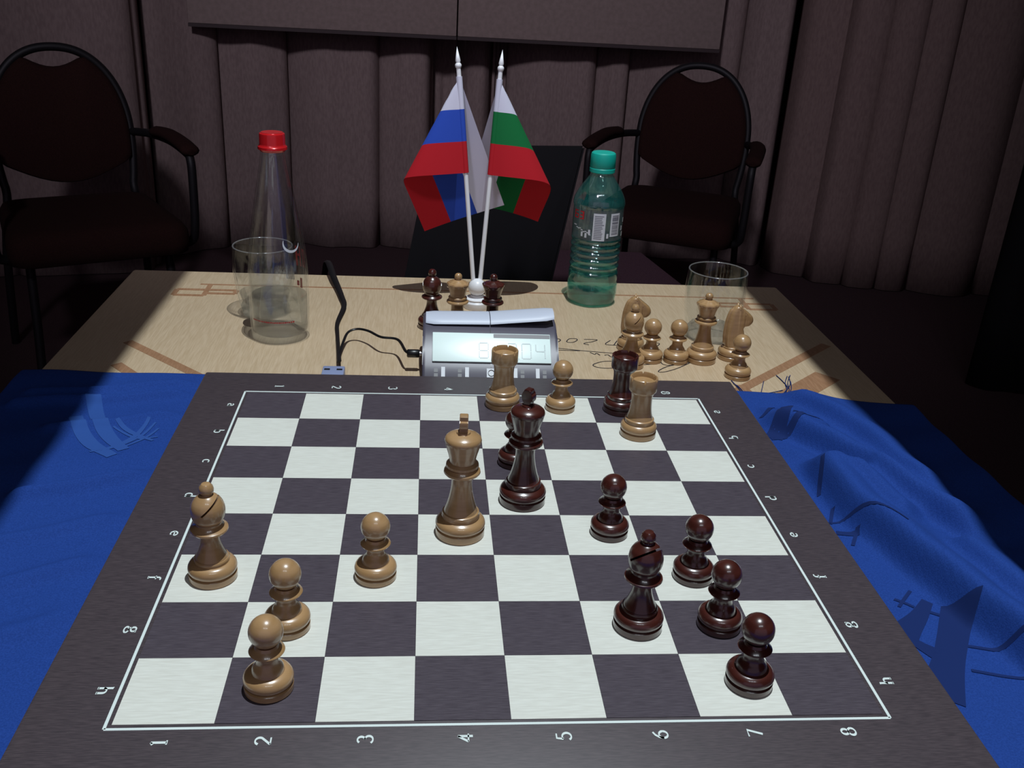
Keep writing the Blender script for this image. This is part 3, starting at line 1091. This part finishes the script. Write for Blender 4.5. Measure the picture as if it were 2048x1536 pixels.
# display as a flat plate let into the face
yl0, zl0 = face_pt(.28)
yl1, zl1 = face_pt(.86)
ang = math.atan2(zl1 - zl0, yl1 - yl0)
dl = math.hypot(yl1 - yl0, zl1 - zl0)
lc = empty('display_place')
lcd_o = box('display', -.062, .0640, -dl / 2, dl / 2, -.0008, .0022, M['lcd'], ck, .0006)
bpy.data.objects.remove(lc)
lcd_o.location = (0, (yl0 + yl1) / 2, (zl0 + zl1) / 2)
lcd_o.rotation_euler = (ang, 0, 0)


def seg7(x, y, h, on, wd=.0011):
    W_ = h * .52
    P_ = {'a': ((0, h), (W_, h)), 'g': ((0, h / 2), (W_, h / 2)), 'd': ((0, 0), (W_, 0)), 'f': ((0, h / 2), (0, h)), 'b': ((W_, h / 2), (W_, h)), 'e': ((0, 0), (0, h / 2)), 'c': ((W_, 0), (W_, h / 2))}
    vv, ff = [], []
    for s in on:
        (ax, ay), (bx, by) = P_[s]
        d = Vector((bx - ax, by - ay)).normalized()
        a = Vector((x + ax, y + ay)) + d * .0006
        b = Vector((x + bx, y + by)) - d * .0006
        n_ = Vector((-d.y, d.x)) * wd / 2
        i = len(vv)
        vv += [(*(a - n_), .00245), (*(b - n_), .00245), (*(b + n_), .00245), (*(a + n_), .00245)]
        ff.append((i, i + 1, i + 2, i + 3))
    mobj('digit', pdmesh('digit', vv, ff), M['segment'], lcd_o)


hh = .0185
seg7(-.0125, -.0130, hh, 'abcdefg'[:6] + 'g')
seg7(.0175, -.0130, hh, 'abc')
seg7(.0330, -.0130, hh, 'abcdef')
seg7(.0480, -.0130, hh, 'fgbc')
for x, y in ((.0035, .0015), (.0035, -.0075), (.0295, -.0135)):
    box('digit_dot', x - .0006, x + .0006, y - .0006, y + .0006, .0022, .00245, M['segment'], lcd_o)
box('display_header', .003, .0635, dl / 2 - .0058, dl / 2 - .001, .0021, .0024, M['clock_side'], lcd_o)
# centre seam, buttons and legends
face_plate('seam', -.0004, .0004, .86, 1.0, .0003, M['cable'], ck)
face_plate('seam', -.0004, .0004, .16, .28, .0003, M['cable'], ck)
for i, x in enumerate((-.0505, -.0255, .0255, .0490)):
    face_plate('button', x - .0020, x + .0020, -.02 if False else .0, .185, .0016, M['button'], ck)
    s = -1 if x < 0 else 1
    for k_ in (.04, .13):
        face_plate('legend', x + s * .0075 - .0020, x + s * .0075 + .0020, k_ - .035, k_ + .035, .0002, M['clock_mark'], ck, 2)
face_plate('center_button', -.0048, .0048, .0, .17, .0016, M['button'], ck)
rg = []
for i in range(25):
    a = 2 * PI * i / 24
    y, z = face_pt(.085 + .055 * math.sin(a))
    rg.append((.0032 * math.cos(a), y - .0014, z + .0016))
tube('button_ring', rg, .0003, M['clock_mark'], ck, 5)
# rocker: two pale arms tilted about the centre (right side up)
for s, rise in ((-1, -.0012), (1, .0065)):
    vv, ff = [], []
    n_ = 8
    cr = [(.001, .0502), (.003, .0532), (.012, .0555), (.026, .0556), (.036, .0530), (.039, .0500)]
    for i in range(n_ + 1):
        x = s * (.0004 + (HWc - .0035) * i / n_)
        k_ = i / n_
        for (y, z) in cr:
            shrink = 1 - .18 * max(0, k_ - .88) / .12
            vv.append((x, .020 + (y - .020) * shrink, z + rise * k_))
    m_ = len(cr)
    for i in range(n_):
        for j in range(m_):
            j2 = (j + 1) % m_
            ff.append((i * m_ + j, i * m_ + j2, (i + 1) * m_ + j2, (i + 1) * m_ + j))
    ff += [tuple(range(m_)), tuple(n_ * m_ + j for j in range(m_))]
    bm = bmesh.new()
    tmp = pdmesh('rocker_arm', vv, ff)
    bm.from_mesh(tmp)
    bpy.data.meshes.remove(tmp)
    bmobj('rocker_arm', bm, M['rocker'], ck, 50)

# ------------------------------------------------------------------ cables and connectors
cb = tag(empty('data_cable', at(673, 735)), 'black data cable with blue-grey connector joining chessboard and clock', 'cable')


def rel(p):
    return tuple(Vector(p) - Vector(at(673, 735)))


c0 = at(673, 735)
bx0, bx1 = at(652, 735).x, at(695, 735).x
box('connector_shell', bx0 - c0.x, bx1 - c0.x, .272 - c0.y, .300 - c0.y, .001, .014, M['connector'], cb, .0015)
box('connector_flange', bx0 - c0.x - .006, bx1 - c0.x + .006, .2705 - c0.y, .2745 - c0.y, .0005, .0125, M['connector'], cb, .0006)
for x in (bx0 + .005, bx1 - .005):
    box('connector_screw', x - c0.x - .003, x - c0.x + .003, .288 - c0.y, .291 - c0.y, .0135, .0147, M['cable'], cb, .0004)
main = [at(678, 724, TZ + .007), at(677, 700, TZ + .005), at(675, 670, TZ + .003), at(675, 645, TZ + .003), at(688, 612, TZ + .004), at(683, 592, TZ + .005), at(675, 572, TZ + .006), at(667, 553, TZ + .009)]
main += [Vector((main[-1].x - .012, .672, TZ + .012)), Vector((main[-1].x - .018, .690, TZ - .004)), Vector((main[-1].x - .02, .695, TZ - .06)), Vector((main[-1].x - .02, .70, FZ + .3)), Vector((main[-1].x, .75, FZ + .006))]
ms = spline(main, 7)
tube('cable', [rel(q) for q in ms], [.0022 + .0022 * min(1, max(0, (q.y - .42) / .2)) for q in ms], M['cable'], cb, 8, .6)
plug = ck.matrix_basis @ Vector((-.0725, -.012, .020))
br = [at(680, 722, TZ + .007), at(680, 706, TZ + .006), at(688, 680, TZ + .010), at(697, 664, TZ + .013), at(715, 658, TZ + .015), at(737, 662, TZ + .017), at(762, 674, TZ + .019), at(795, 679, TZ + .020), plug + Vector((-.018, .004, .001)), plug + Vector((-.012, 0, 0))]
bs = spline(br, 7)
tube('clock_lead', [rel(q) for q in bs], .0016, M['cable'], cb, 8, .7)
pl = tube('plug', [rel(plug + Vector((x, 0, 0))) for x in (-.0165, -.0155, -.004, -.003)], [.0035, .0045, .0045, .0036], M['cable'], cb, 14)
tube('plug_tip', [rel(plug + Vector((x, 0, 0))) for x in (-.0035, .0010)], .0028, M['steel'], cb, 12)

# ------------------------------------------------------------------ flags on a white stand
fs = Vector((.0140, .535, TZ))
st = tag(empty('flag_stand', fs), 'white plastic stand with ball top holding two small flags', 'flag stand')
mobj('foot', lathe_mesh('foot', [(0, 0), (16, 0), (16.5, 1), (16.5, 8), (15, 10), (13.5, 11), (0, 11)], 40, K), M['white_plastic'], st, 35)
mobj('disc', lathe_mesh('disc', [(0, 10.6), (14.4, 10.8), (15, 11.4), (15, 12.6), (13.5, 13.2), (8.6, 14.2), (8, 17), (0, 17)], 40, K), M['white_plastic'], st, 35)
mobj('ball', lathe_mesh('ball', [(0, 16)] + ball(11.4, 26.5, 16, -68), 40, K), M['white_plastic'], st, 60)


def flag(sx, top, foot, mats, label, stripe_names, dk):
    """sx -1: cloth hangs to the left.  top/foot are pole ends in world coordinates"""
    top, foot = Vector(top), Vector(foot)
    ax = (top - foot).normalized()
    r = tag(empty('table_flag', foot), label, 'flag', 'table flags')
    R_ = lambda q_: tuple(Vector(q_) - foot)
    tube('pole', [R_(foot + ax * .0), R_(top)], .0028, M['white_plastic'], r, 12)
    # bead and spear tip
    q_ = ax.to_track_quat('Z', 'Y').to_matrix().to_4x4()
    me = lathe_mesh('bead', [(0, -.4)] + ball(4.0, 3.2, 12, -60), 20, K)
    me.transform(Matrix.Translation(top - foot) @ q_)
    mobj('bead', me, M['white_plastic'], r, 60)
    me = lathe_mesh('spear_tip', [(0, 6), (2.4, 6.2), (3.2, 9), (2.6, 12), (0, 25)], 14, K)
    me.transform(Matrix.Translation(top - foot) @ q_)
    mobj('spear_tip', me, M['white_plastic'], r, 50)
    # cloth: developable cone about the top of the hoist
    H, W_ = .113, .170
    A = top - ax * .009
    down = -ax
    lat = Vector((sx, 0, 0))
    lat = (lat - down * lat.dot(down)).normalized()
    dep = down.cross(lat)
    if dep.y < 0:
        dep = -dep
    # curve on the unit sphere: (lateral angle, depth angle), arc length = 90 degrees in all
    ctrl = [(0, 0), (8, -2.5), (17, -2.5), (26, 0.0), (31, 4.0), (33, 8.5), (31, 13), (25, 16), (16, 17.5), (6, 17.5), (-4, 16), (-14, 14), (-26, 11)]
    cur = [Vector((a, b)) for a, b in smooth_prof([(float(a), float(b) * dk) for a, b in ctrl], 8)]
    L_ = [0]
    for a, b in zip(cur, cur[1:]):
        L_.append(L_[-1] + (b - a).length)

    def gdir(phi):
        for i in range(len(cur) - 1):
            if phi <= L_[i + 1] or i == len(cur) - 2:
                k_ = min(1, (phi - L_[i]) / (L_[i + 1] - L_[i]))
                c_ = cur[i].lerp(cur[i + 1], k_)
                break
        a, b = math.radians(c_.x), math.radians(c_.y)
        d = down * (math.cos(a) * math.cos(b)) + lat * math.sin(a) * math.cos(b) + dep * math.sin(b)
        return d.normalized()

    def cloth(u_, h_):
        """u_: distance from the hoist, h_: distance below the top edge"""
        rho = math.hypot(u_, h_)
        phi = math.degrees(math.atan2(u_, h_)) if rho > 1e-9 else 0
        return A + gdir(phi) * rho + Vector((0, -.0026 * math.exp(-u_ / .01), 0))
    nU = 44
    for k_, (mname, nm) in enumerate(zip(mats, stripe_names)):
        vv, ff = [], []
        nh = 10
        for j in range(nh + 1):
            h_ = H * (k_ + j / nh) / 3
            for i in range(nU + 1):
                vv.append(R_(cloth(W_ * i / nU, h_)))
        for j in range(nh):
            for i in range(nU):
                a = j * (nU + 1) + i
                ff.append((a, a + 1, a + nU + 2, a + nU + 1))
        o = mobj(nm, pdmesh(nm, vv, ff), M[mname], r, 70)
        sd_ = o.modifiers.new('thickness', 'SOLIDIFY')
        sd_.thickness = .0004
        sd_.offset = 0
        sd_.use_rim = False
        tube('hoist_sleeve', [R_(A + down * (H * (k_ + e_) / 3)) for e_ in (0, 1)], .0039, M[mname], r, 10)
    return r


fy = .566
tl, tr = aty(917, 137, fy), aty(1001, 143, fy)
bl, br_ = fs + Vector((-.0050, .001, .032)), fs + Vector((.0035, .003, .032))
flag(-1, tl, bl, ('flag_white', 'flag_blue', 'flag_red'), 'small white, blue and red striped flag hanging on white pole', ('white_stripe', 'blue_stripe', 'red_stripe'), .85)
flag(1, tr, br_, ('flag_white', 'flag_green', 'flag_red'), 'small white, green and red striped flag hanging on white pole', ('white_stripe', 'green_stripe', 'red_stripe'), 1.3)

# ------------------------------------------------------------------ glass bottle with red cap
gb = tag(empty('glass_bottle', (-.217, .4191, TZ)), 'clear glass water bottle with red screw cap', 'bottle')
outer = smooth_prof([(33.0, 6), (33.2, 20), (33.2, 50), (33.0, 78), (31.6, 98), (28.4, 122), (23.4, 150), (18.4, 178), (14.4, 200), (13.0, 210)], 5)
mobj('glass_body', lathe_mesh('glass_body', [(0, 4), (20, 3.5), (29, .2), (31.8, 1.4)] + outer + [(12.6, 213), (11.0, 213), (11, 208)] + [(r_ - 2, z_) for r_, z_ in reversed(outer[2:-1])] + [(29, 8), (20, 7.5), (0, 8)], 64, K), M['glass'], gb, 50)
mobj('water', lathe_mesh('water', [(0, 8.3), (20, 8.3), (29.6, 8.6), (30.8, 12), (31.0, 50), (30.4, 51.2), (29.5, 50.6), (0, 50.4)], 64, K), M['water'], gb, 50)
cp = mobj('screw_cap', lathe_mesh('screw_cap', [(0, 230.4), (11.8, 230.4), (13.2, 229.6), (13.6, 228), (13.6, 219), (14.0, 217.5), (15.4, 216), (15.6, 213.5), (14.2, 212.4), (13.5, 212), (12.9, 211)][::-1], 64, K, lambda r_, z_, a: r_ * (1 + (.006 * math.cos(40 * a) if .2185 < z_ < .2285 else 0))), M['red_cap'], gb, 30)
mobj('cap_disc', lathe_mesh('cap_disc', [(0, 230.3), (11.6, 230.3), (11.4, 230.9), (0, 230.9)], 40, K), M['red_cap'], cp, 30)


def patch(name, parent, r, a0, a1, z0, z1, m, n=6, zf=None):
    """a cylinder patch; angle 0 faces the camera (-y), positive to the right"""
    vv, ff = [], []
    for i in range(n + 1):
        a = math.radians(a0 + (a1 - a0) * i / n)
        for z in (z0, z1):
            rr = r if not callable(r) else r(z)
            vv.append((rr * math.sin(a), -rr * math.cos(a), z))
    for i in range(n):
        ff.append((2 * i, 2 * i + 2, 2 * i + 3, 2 * i + 1))
    return mobj(name, pdmesh(name, vv, ff), m, parent)


def radf(z):
    zz = z / K
    for (r0, z0), (r1, z1) in zip(outer, outer[1:]):
        if z0 <= zz <= z1:
            return (r0 + (r1 - r0) * (zz - z0) / (z1 - z0)) * K + .00025
    return .0334


a = -52.0
while a < 34:                                   # row of tiny red print
    d = random.uniform(1.2, 3.6)
    patch('print_mark', gb, .03345, a, a + d, .0268 - .000 * a, .0284, M['red_print'], 2)
    a += d + random.uniform(.8, 1.6)
# red block letters on the far side of the label, seen through the glass
for (a0, a1, z0, z1) in ((150, 146, .076, .100), (140, 136.5, .076, .100), (146, 140, .088, .091), (132, 129, .076, .098), (126, 123, .076, .098), (132, 123, .095, .098), (150, 144, .052, .058), (142, 136, .050, .062)):
    patch('print_mark', gb, radf, a0, a1, z0, z1, M['red_print'], 3)
for i in range(9):
    patch('print_mark', gb, radf, 172 - i * 2.0, 173.0 - i * 2.0, .058, .100, M['grey_print'], 1)
# pale shoulder emblem: a small crescent
vv, ff = [], []
for i in range(15):
    t_ = i / 14
    th = math.radians(-200 + 190 * t_)
    for s in (-1, 1):
        w_ = .0012 * math.sin(PI * t_) + .0002
        rr = .0095 + s * w_
        aa, zz = .70 + rr * math.cos(th) / .029, .117 + rr * math.sin(th)
        R__ = radf(zz)
        vv.append((R__ * math.sin(aa), -R__ * math.cos(aa), zz))
for i in range(14):
    ff.append((2 * i, 2 * i + 2, 2 * i + 3, 2 * i + 1))
mobj('emblem', pdmesh('emblem', vv, ff), M['white_print'], gb)

# ------------------------------------------------------------------ teal plastic bottle
pbt = tag(empty('plastic_bottle', (.1682, .572, TZ)), 'ribbed teal plastic water bottle with teal cap', 'bottle')
pp = [(0, 6), (8, 5), (18, 1.5), (25, .2), (29.5, 1.6), (32, 6), (32.8, 14), (32.6, 28), (31.4, 31), (32.4, 34), (32.4, 40)]
for i in range(5):
    z = 43 + i * 9
    pp += [(32.4, z), (31.9, z + 2), (29.6, z + 3.8), (29.6, z + 5), (31.9, z + 7)]
pp += [(32.4, 88), (32.0, 90), (32.0, 129), (33.0, 131), (33.2, 134.5), (32.2, 139)]
pp += smooth_prof([(32.2, 139), (28.5, 147), (23.5, 155), (18, 163), (14.4, 169), (13.4, 172)], 4)[1:] + [(13.2, 178), (12.2, 178)]


def petal(r_, z_, a_):
    if z_ < .012 and r_ > .012:
        return r_ * (1 - .06 * (1 - z_ / .012) * (1 + math.cos(5 * a_)) / 2)
    return r_


mobj('bottle_body', lathe_mesh('bottle_body', pp, 80, K, petal), M['pet'], pbt, 60)
wp = [(r_ * .965, z_ + .8) for r_, z_ in pp if z_ <= 46]
wp = [(max(0, r_), z_) for r_, z_ in wp if z_ < 46.4] + [(30.8, 46.6), (30, 46.2), (0, 46)]
mobj('water', lathe_mesh('water', wp, 80, K, petal), M['pet_water'], pbt, 60)
mobj('cap', lathe_mesh('cap', [(12.4, 171.4), (15.4, 171.6), (16.2, 172.4), (16.2, 176.6), (15.6, 177.4), (15.6, 178.2), (16.0, 179), (15.8, 193), (15.0, 195.4), (13.6, 196.4), (0, 196.6)], 96, K,
                       lambda r_, z_, a_: r_ * (1 + (.010 * math.cos(48 * a_) if .178 < z_ < .193 and r_ > .015 else 0))), M['teal_cap'], pbt, 30)
film = mobj('label_film', lathe_mesh('label_film', [(32.35, 90), (32.35, 129)], 80, K), M['pet_film'], pbt, 60)
RL = .03262
patch('label_panel', film, RL, -20, 8, .0905, .1255, M['white_print'], 8)
patch('label_panel', film, RL, 20, 45, .0960, .1255, M['white_print'], 8)
for i in range(13):
    z = .0985 + i * .00195
    patch('barcode_bar', film, RL + .00012, 24, 42, z, z + random.choice((.0006, .0009, .0013)), M['grey_print'], 5)
for i in range(14):
    patch('text_line', film, RL + .00012, -17, 5 - random.uniform(0, 6), .0930 + i * .0022, .0930 + i * .0022 + .0008, M['grey_print'], 5)
for (a0, a1, z0, z1) in ((-74, -70, .1155, .126), (-70, -60, .1245, .126), (-70, -60, .120, .1215), (-70, -60, .1155, .117), (-61, -58, .1165, .121), (-54, -46, .1245, .126), (-54, -46, .120, .1215), (-54, -46, .1155, .117), (-47, -43, .1155, .126)):
    patch('red_lettering', film, RL + .0001, a0, a1, z0, z1, M['red_print'], 2)
for i in range(10):
    a0 = -74 + i * 5
    zz = .106 - .0009 * i + .001 * math.sin(i * 1.9)
    patch('label_swoosh', film, RL + .0001, a0, a0 + 5.2, zz, zz + .0012, M['white_print'], 2)
for (a0, z0) in ((-48, .094), (-38, .093), (-30, .098), (12, .094), (55, .102), (62, .112), (60, .094)):
    patch('label_mark', film, RL + .0001, a0, a0 + 5, z0, z0 + .006, M['white_print'], 2)


# ------------------------------------------------------------------ two tumblers
def tumbler(loc, label, rz, water):
    t = tag(empty('tumbler', loc, rz), label, 'glass', 'water glasses')

    def flute(r_, z_, a_):
        k_ = max(0, min(1, (.060 - z_) / .02)) * max(0, min(1, z_ / .004))
        return r_ * (1 - .07 * k_ * (1 - abs(math.cos(6 * a_))))
    op = smooth_prof([(27.5, 2), (30.5, 12), (34.0, 30), (36.0, 50), (36.2, 68), (35.2, 84)], 5)
    ip = [(33.4, 84)] + smooth_prof([(34.2, 68), (34.0, 50), (31.6, 32), (27, 17), (20, 13)], 4) + [(0, 12)]
    mobj('wall', lathe_mesh('wall', op + [(35.0, 84.8), (33.8, 84.8)] + ip[:-2], 96, K, flute), M['glass'], t, 40)
    mobj('thick_base', lathe_mesh('thick_base', [(0, 1.2), (20, .6), (25, 0), (27, .8), (28, 4), (29.4, 10), (26.4, 15.5), (20, 13), (0, 12)], 48, K, flute), M['thick_glass'], t, 30)
    mobj('rim', lathe_mesh('rim', [(33.5, 84.4), (33.7, 85.1), (34.4, 85.5), (35.1, 85.1), (35.3, 84.4)], 96, K), M['rim'], t, 60)
    if water:
        mobj('water', lathe_mesh('water', [(0, 12.4), (20, 13.4), (26.6, 17.2), (29.6, 25.6), (30.0, 27), (0, 26.6)], 64, K), M['water'], t, 40)
    return t


M['rim'] = clear('bright glass rim', (0.85, 0.88, 0.9), 1.0, 0.10, 1.9, diff=0.10, dcol=(.8, .82, .85))
g1 = at(1437, 541, TZ + .0845)
tumbler((g1.x, g1.y, TZ), 'empty glass tumbler standing behind the right light knight', .2, False)
g2 = at(525, 491, TZ + .0845)
tumbler((g2.x, g2.y, TZ), 'glass tumbler partly hidden behind the glass bottle', .0, True)


# ------------------------------------------------------------------ armchairs
def armchair(loc, rz, label):
    t = tag(empty('armchair', loc, rz), label, 'chair', 'dark armchairs by the table')
    # local: faces -y, origin on the floor below the seat centre
    W2 = .19
    # backrest plane: leans back
    lean = math.radians(10)

    def B(x, h):
        """point on the backrest surface at lateral x and height h above the seat frame level .44"""
        yb = .20 + (h - .44) * math.tan(lean) + .10 * x * x
        return Vector((x, yb, h))

    def halfw(h):
        return .166 + .014 * math.sin(PI * min(1, (h - .46) / .30))
    # frame: tube from left rear leg, up round the arch, down to the right rear leg
    hs = [.48 + .13 * i / 6 for i in range(7)]
    arch = [(-halfw(h), h) for h in hs]
    AH = .235
    for i in range(1, 22):
        a_ = PI - PI * i / 22
        c_, s_ = math.cos(a_), math.sin(a_)
        arch.append((.180 * math.copysign(abs(c_) ** .90, c_), .62 + AH * s_ ** .95))
    arch += [(halfw(h), h) for h in reversed(hs)]
    fpts = [Vector((-W2 - .01, .30, .0)), Vector((-W2, .235, .30)), Vector((-.172, .205, .44))] + [B(x, h) for x, h in arch] + [Vector((.172, .205, .44)), Vector((W2, .235, .30)), Vector((W2 + .01, .30, 0))]
    tube('back_frame', spline(fpts, 3), .0115, M['chair_frame'], t, 10)
    # back cushion: filled inside the arch, with a sagging top edge that leaves a grip hole
    out = []
    for i in range(0, 13):
        x = -.158 + .316 * i / 12
        out.append((x, .545 - .050 * math.cos(x / .158 * PI / 2)))
    right = [(halfw(h) - .003, h) for h in (.56, .58, .60, .62)]
    out += right
    up = [((.177 * math.cos(math.radians(g)) ** .90), .62 + (AH - .006) * math.sin(math.radians(g)) ** .95) for g in (8, 16, 24, 32, 40, 47, 54, 60, 65)]
    out += up
    hx, hz = up[-1]
    for i in range(1, 10):
        x = hx - 2 * hx * i / 10
        out.append((x, hz + .004 - .030 * math.cos(x / hx * PI / 2)))
    out += [(-x, h) for x, h in reversed(up)]
    out += [(-x, h) for x, h in reversed(right)]
    bm = bmesh.new()
    lay = []
    cx_, ch_ = 0, .66
    for off, sc in ((-.028, .90), (-.022, .97), (-.006, 1.0), (.010, 1.0), (.020, .97)):
        lay.append([bm.verts.new(B(cx_ + (x - cx_) * sc, ch_ + (h - ch_) * sc) + Vector((0, off, 0))) for x, h in out])
    n_ = len(out)
    for A_, B_ in zip(lay, lay[1:]):
        for i in range(n_):
            bm.faces.new((A_[i], A_[(i + 1) % n_], B_[(i + 1) % n_], B_[i]))
    fa = [bm.faces.new(lay[0]), bm.faces.new(lay[-1])]
    bmesh.ops.triangulate(bm, faces=fa)
    bmobj('back_cushion', bm, M['chair_cloth'], t, 50)
    # seat cushion: rounded trapezoid, domed
    so = []
    for cxx, cyy, a0 in ((.17, -.19, -90), (.150, .16, 0), (-.150, .16, 90), (-.17, -.19, 180)):
        for i in range(7):
            a_ = math.radians(a0 + 90 * i / 6)
            so.append((cxx + .05 * math.cos(a_), cyy + .05 * math.sin(a_)))
    bm = bmesh.new()
    lay = []
    for z, sc in ((.380, .93), (.385, .98), (.410, 1.0), (.440, .99), (.458, .94), (.466, .80), (.470, .5)):
        lay.append([bm.verts.new((x * sc, y * sc, z)) for x, y in so])
    n_ = len(so)
    for A_, B_ in zip(lay, lay[1:]):
        for i in range(n_):
            bm.faces.new((A_[i], A_[(i + 1) % n_], B_[(i + 1) % n_], B_[i]))
    bm.faces.new(lay[0])
    bm.faces.new(lay[-1])
    bmobj('seat', bm, M['chair_cloth'], t, 60)
    for s in (-1, 1):
        tube('front_leg', [(s * .17, -.16, .385), (s * .175, -.17, .20), (s * .185, -.19, 0)], .0115, M['chair_frame'], t, 10)
        tube('seat_rail', [(s * .172, .20, .42), (s * .180, 0, .378), (s * .175, -.17, .376)], .011, M['chair_frame'], t, 10)
        ap = spline([tuple(B(s * .180, .625)), (s * .215, .15, .632), (s * .238, .02, .634), (s * .245, -.13, .628), (s * .246, -.165, .615), (s * .246, -.172, .56), (s * .244, -.168, .44), (s * .235, -.155, .395), (s * .19, -.14, .380)], 6)
        tube('arm_tube', ap, .0115, M['chair_frame'], t, 10)
        pd = spline([(s * .222, .11, .645), (s * .238, .02, .650), (s * .245, -.09, .646), (s * .247, -.18, .638)], 5)
        tube('armrest_pad', pd, [.012] + [.024] * (len(pd) - 2) + [.013], M['chair_cloth'], t, 12, .62)
    tube('cross_rail', [(-.17, -.16, .374), (.17, -.16, .374)], .010, M['chair_frame'], t, 8)
    return t


armchair((-.965, 2.02, FZ), math.radians(27), 'dark armchair with rounded back and grip hole, at the left')
armchair((.735, 2.38, FZ), math.radians(-24), 'dark armchair with rounded back and grip hole, at the right')

# ------------------------------------------------------------------ black panel and low bench behind the table
pn = tag(empty('black_panel', (0, 0, 0)), 'tall black panel standing behind the two flags', 'panel')
Yp = 1.02
c_tr, c_br = aty(1171, 290, Yp), aty(1106, 556, Yp - .12)
c_bl, c_tl = aty(809, 552, Yp - .12), aty(862, 288, Yp)
kx = (c_tr.z - FZ) / (c_tr.z - c_br.z)
c_br2 = c_tr + (c_br - c_tr) * kx
c_bl2 = c_tl + (c_bl - c_tl) * ((c_tl.z - FZ) / (c_tl.z - c_bl.z))
nrm = (c_br2 - c_tr).cross(c_tl - c_tr).normalized()
if nrm.y < 0:
    nrm = -nrm
pn.location = ((c_br2 + c_bl2) / 2)
o0 = Vector(pn.location)
bm = bmesh.new()
fr = [bm.verts.new(q_ - o0) for q_ in (c_bl2, c_br2, c_tr, c_tl)]
bk = [bm.verts.new(q_ - o0 + nrm * .025) for q_ in (c_bl2, c_br2, c_tr, c_tl)]
bm.faces.new(fr)
bm.faces.new(bk)
for i in range(4):
    bm.faces.new((fr[i], fr[(i + 1) % 4], bk[(i + 1) % 4], bk[i]))
bmesh.ops.recalc_face_normals(bm, faces=bm.faces)
bmesh.ops.bevel(bm, geom=list(bm.edges), offset=.004, segments=2, affect='EDGES')
bmobj('panel', bm, M['panel_black'], pn, 40)
wid = (c_br2 - c_bl2).length
for s in (-.3, .3):
    box('foot', s * wid - .02, s * wid + .02, -.10, .14, 0, .025, M['panel_black'], pn, .003)

zb = -.27
b0, b1 = at(1284, 503, zb), at(1370, 571, zb)
bn = tag(empty('low_bench', (.26, (b0.y + b1.y) / 2, FZ)), 'low bench under dark purple cloth behind the teal bottle', 'bench')
bx = Vector(bn.location)
outl = [(.02 - bx.x, b1.y - bx.y - .05), (b1.x - bx.x + .01, b1.y - bx.y - .05), (b0.x - bx.x, b0.y - bx.y), (.02 - bx.x, b0.y - bx.y)]
prism('seat_cushion', outl, .07, M['purple_cloth'], bn, .012, 3, 'z').data.transform(Matrix.Translation((0, 0, zb - FZ - .07)))
for x, y in ((outl[0][0] + .05, outl[0][1] + .05), (outl[1][0] - .05, outl[1][1] + .05), (outl[2][0] - .05, outl[2][1] - .05), (outl[3][0] + .05, outl[3][1] - .05)):
    box('leg', x - .018, x + .018, y - .018, y + .018, 0, zb - FZ - .07, M['chair_frame'], bn)


# ------------------------------------------------------------------ the lamps that give the light
lp = tag(empty('stage_lamp', (LAMP.x, LAMP.y, CZ)), 'black profile spotlight hanging above the chessboard', 'lamp')
dz = LAMP.z - CZ
tube('hanging_pole', [(.13, 0, 0), (.13, 0, dz + .06), (.10, 0, dz + .05)], .012, M['lamp_black'], lp, 10)
mobj('housing', lathe_mesh('housing', [(100, 0), (100, 140), (60, 165), (0, 165), (0, 158), (56, 158), (92, 136), (92, 0)], 32, K), M['lamp_black'], lp, 40).location = (0, 0, dz - .06)
ap = .30                      # shutter plane below the source
kk = ap / (LAMP.z - TZ)
X0, X1 = (-.372 - LAMP.x) * kk, (.397 - LAMP.x) * kk
Yn, Yf = (-.62 - LAMP.y) * kk, (.78 - LAMP.y) * kk
zs = dz - ap
BW = .20
box('shutter_blade', -BW, X0, -BW, BW, zs, zs + .0006, M['lamp_black'], lp)
box('shutter_blade', X1, BW, -BW, BW, zs, zs + .0006, M['lamp_black'], lp)
box('shutter_blade', X0, X1, -BW, Yn, zs, zs + .0006, M['lamp_black'], lp)
box('shutter_blade', X0, X1, Yf, BW, zs, zs + .0006, M['lamp_black'], lp)
for a_ in range(4):
    x, y = .10 * math.cos(a_ * PI / 2), .10 * math.sin(a_ * PI / 2)
    tube('shutter_arm', [(x, y, dz - .05), (x * 1.3, y * 1.3, zs + .0004)], .005, M['lamp_black'], lp, 8)

hl = tag(empty('hall_lamp', (HALL.x, HALL.y, CZ)), 'black hall spotlight aimed at the curtain', 'lamp')
dh = HALL - Vector((HALL.x, HALL.y, CZ))
tube('hanging_pole', [(-.15, -.15, 0), (-.15, -.15, dh.z), (-.13, -.13, dh.z)], .012, M['lamp_black'], hl, 10)
me = lathe_mesh('housing', [(150, 60), (150, -120), (100, -170), (0, -170), (0, -164), (96, -164), (142, -116), (142, 60)], 32, K)
me.transform(Matrix.Translation(dh) @ (Vector((.15, 3.3, .25)) - HALL).to_track_quat('Z', 'Y').to_matrix().to_4x4())
mobj('housing', me, M['lamp_black'], hl, 40)

for q, side in zip(DOWN, ('leftmost', 'middle', 'rightmost')):
    dlp = tag(empty('ceiling_downlight', (q.x, q.y, CZ)), side + ' small black downlight can on the ceiling in front of the table', 'lamp', 'ceiling downlights')
    mobj('can', lathe_mesh('can', [(70, 0), (70, -190), (64, -190), (64, -6), (0, -6), (0, 0)], 28, K), M['lamp_black'], dlp, 40)
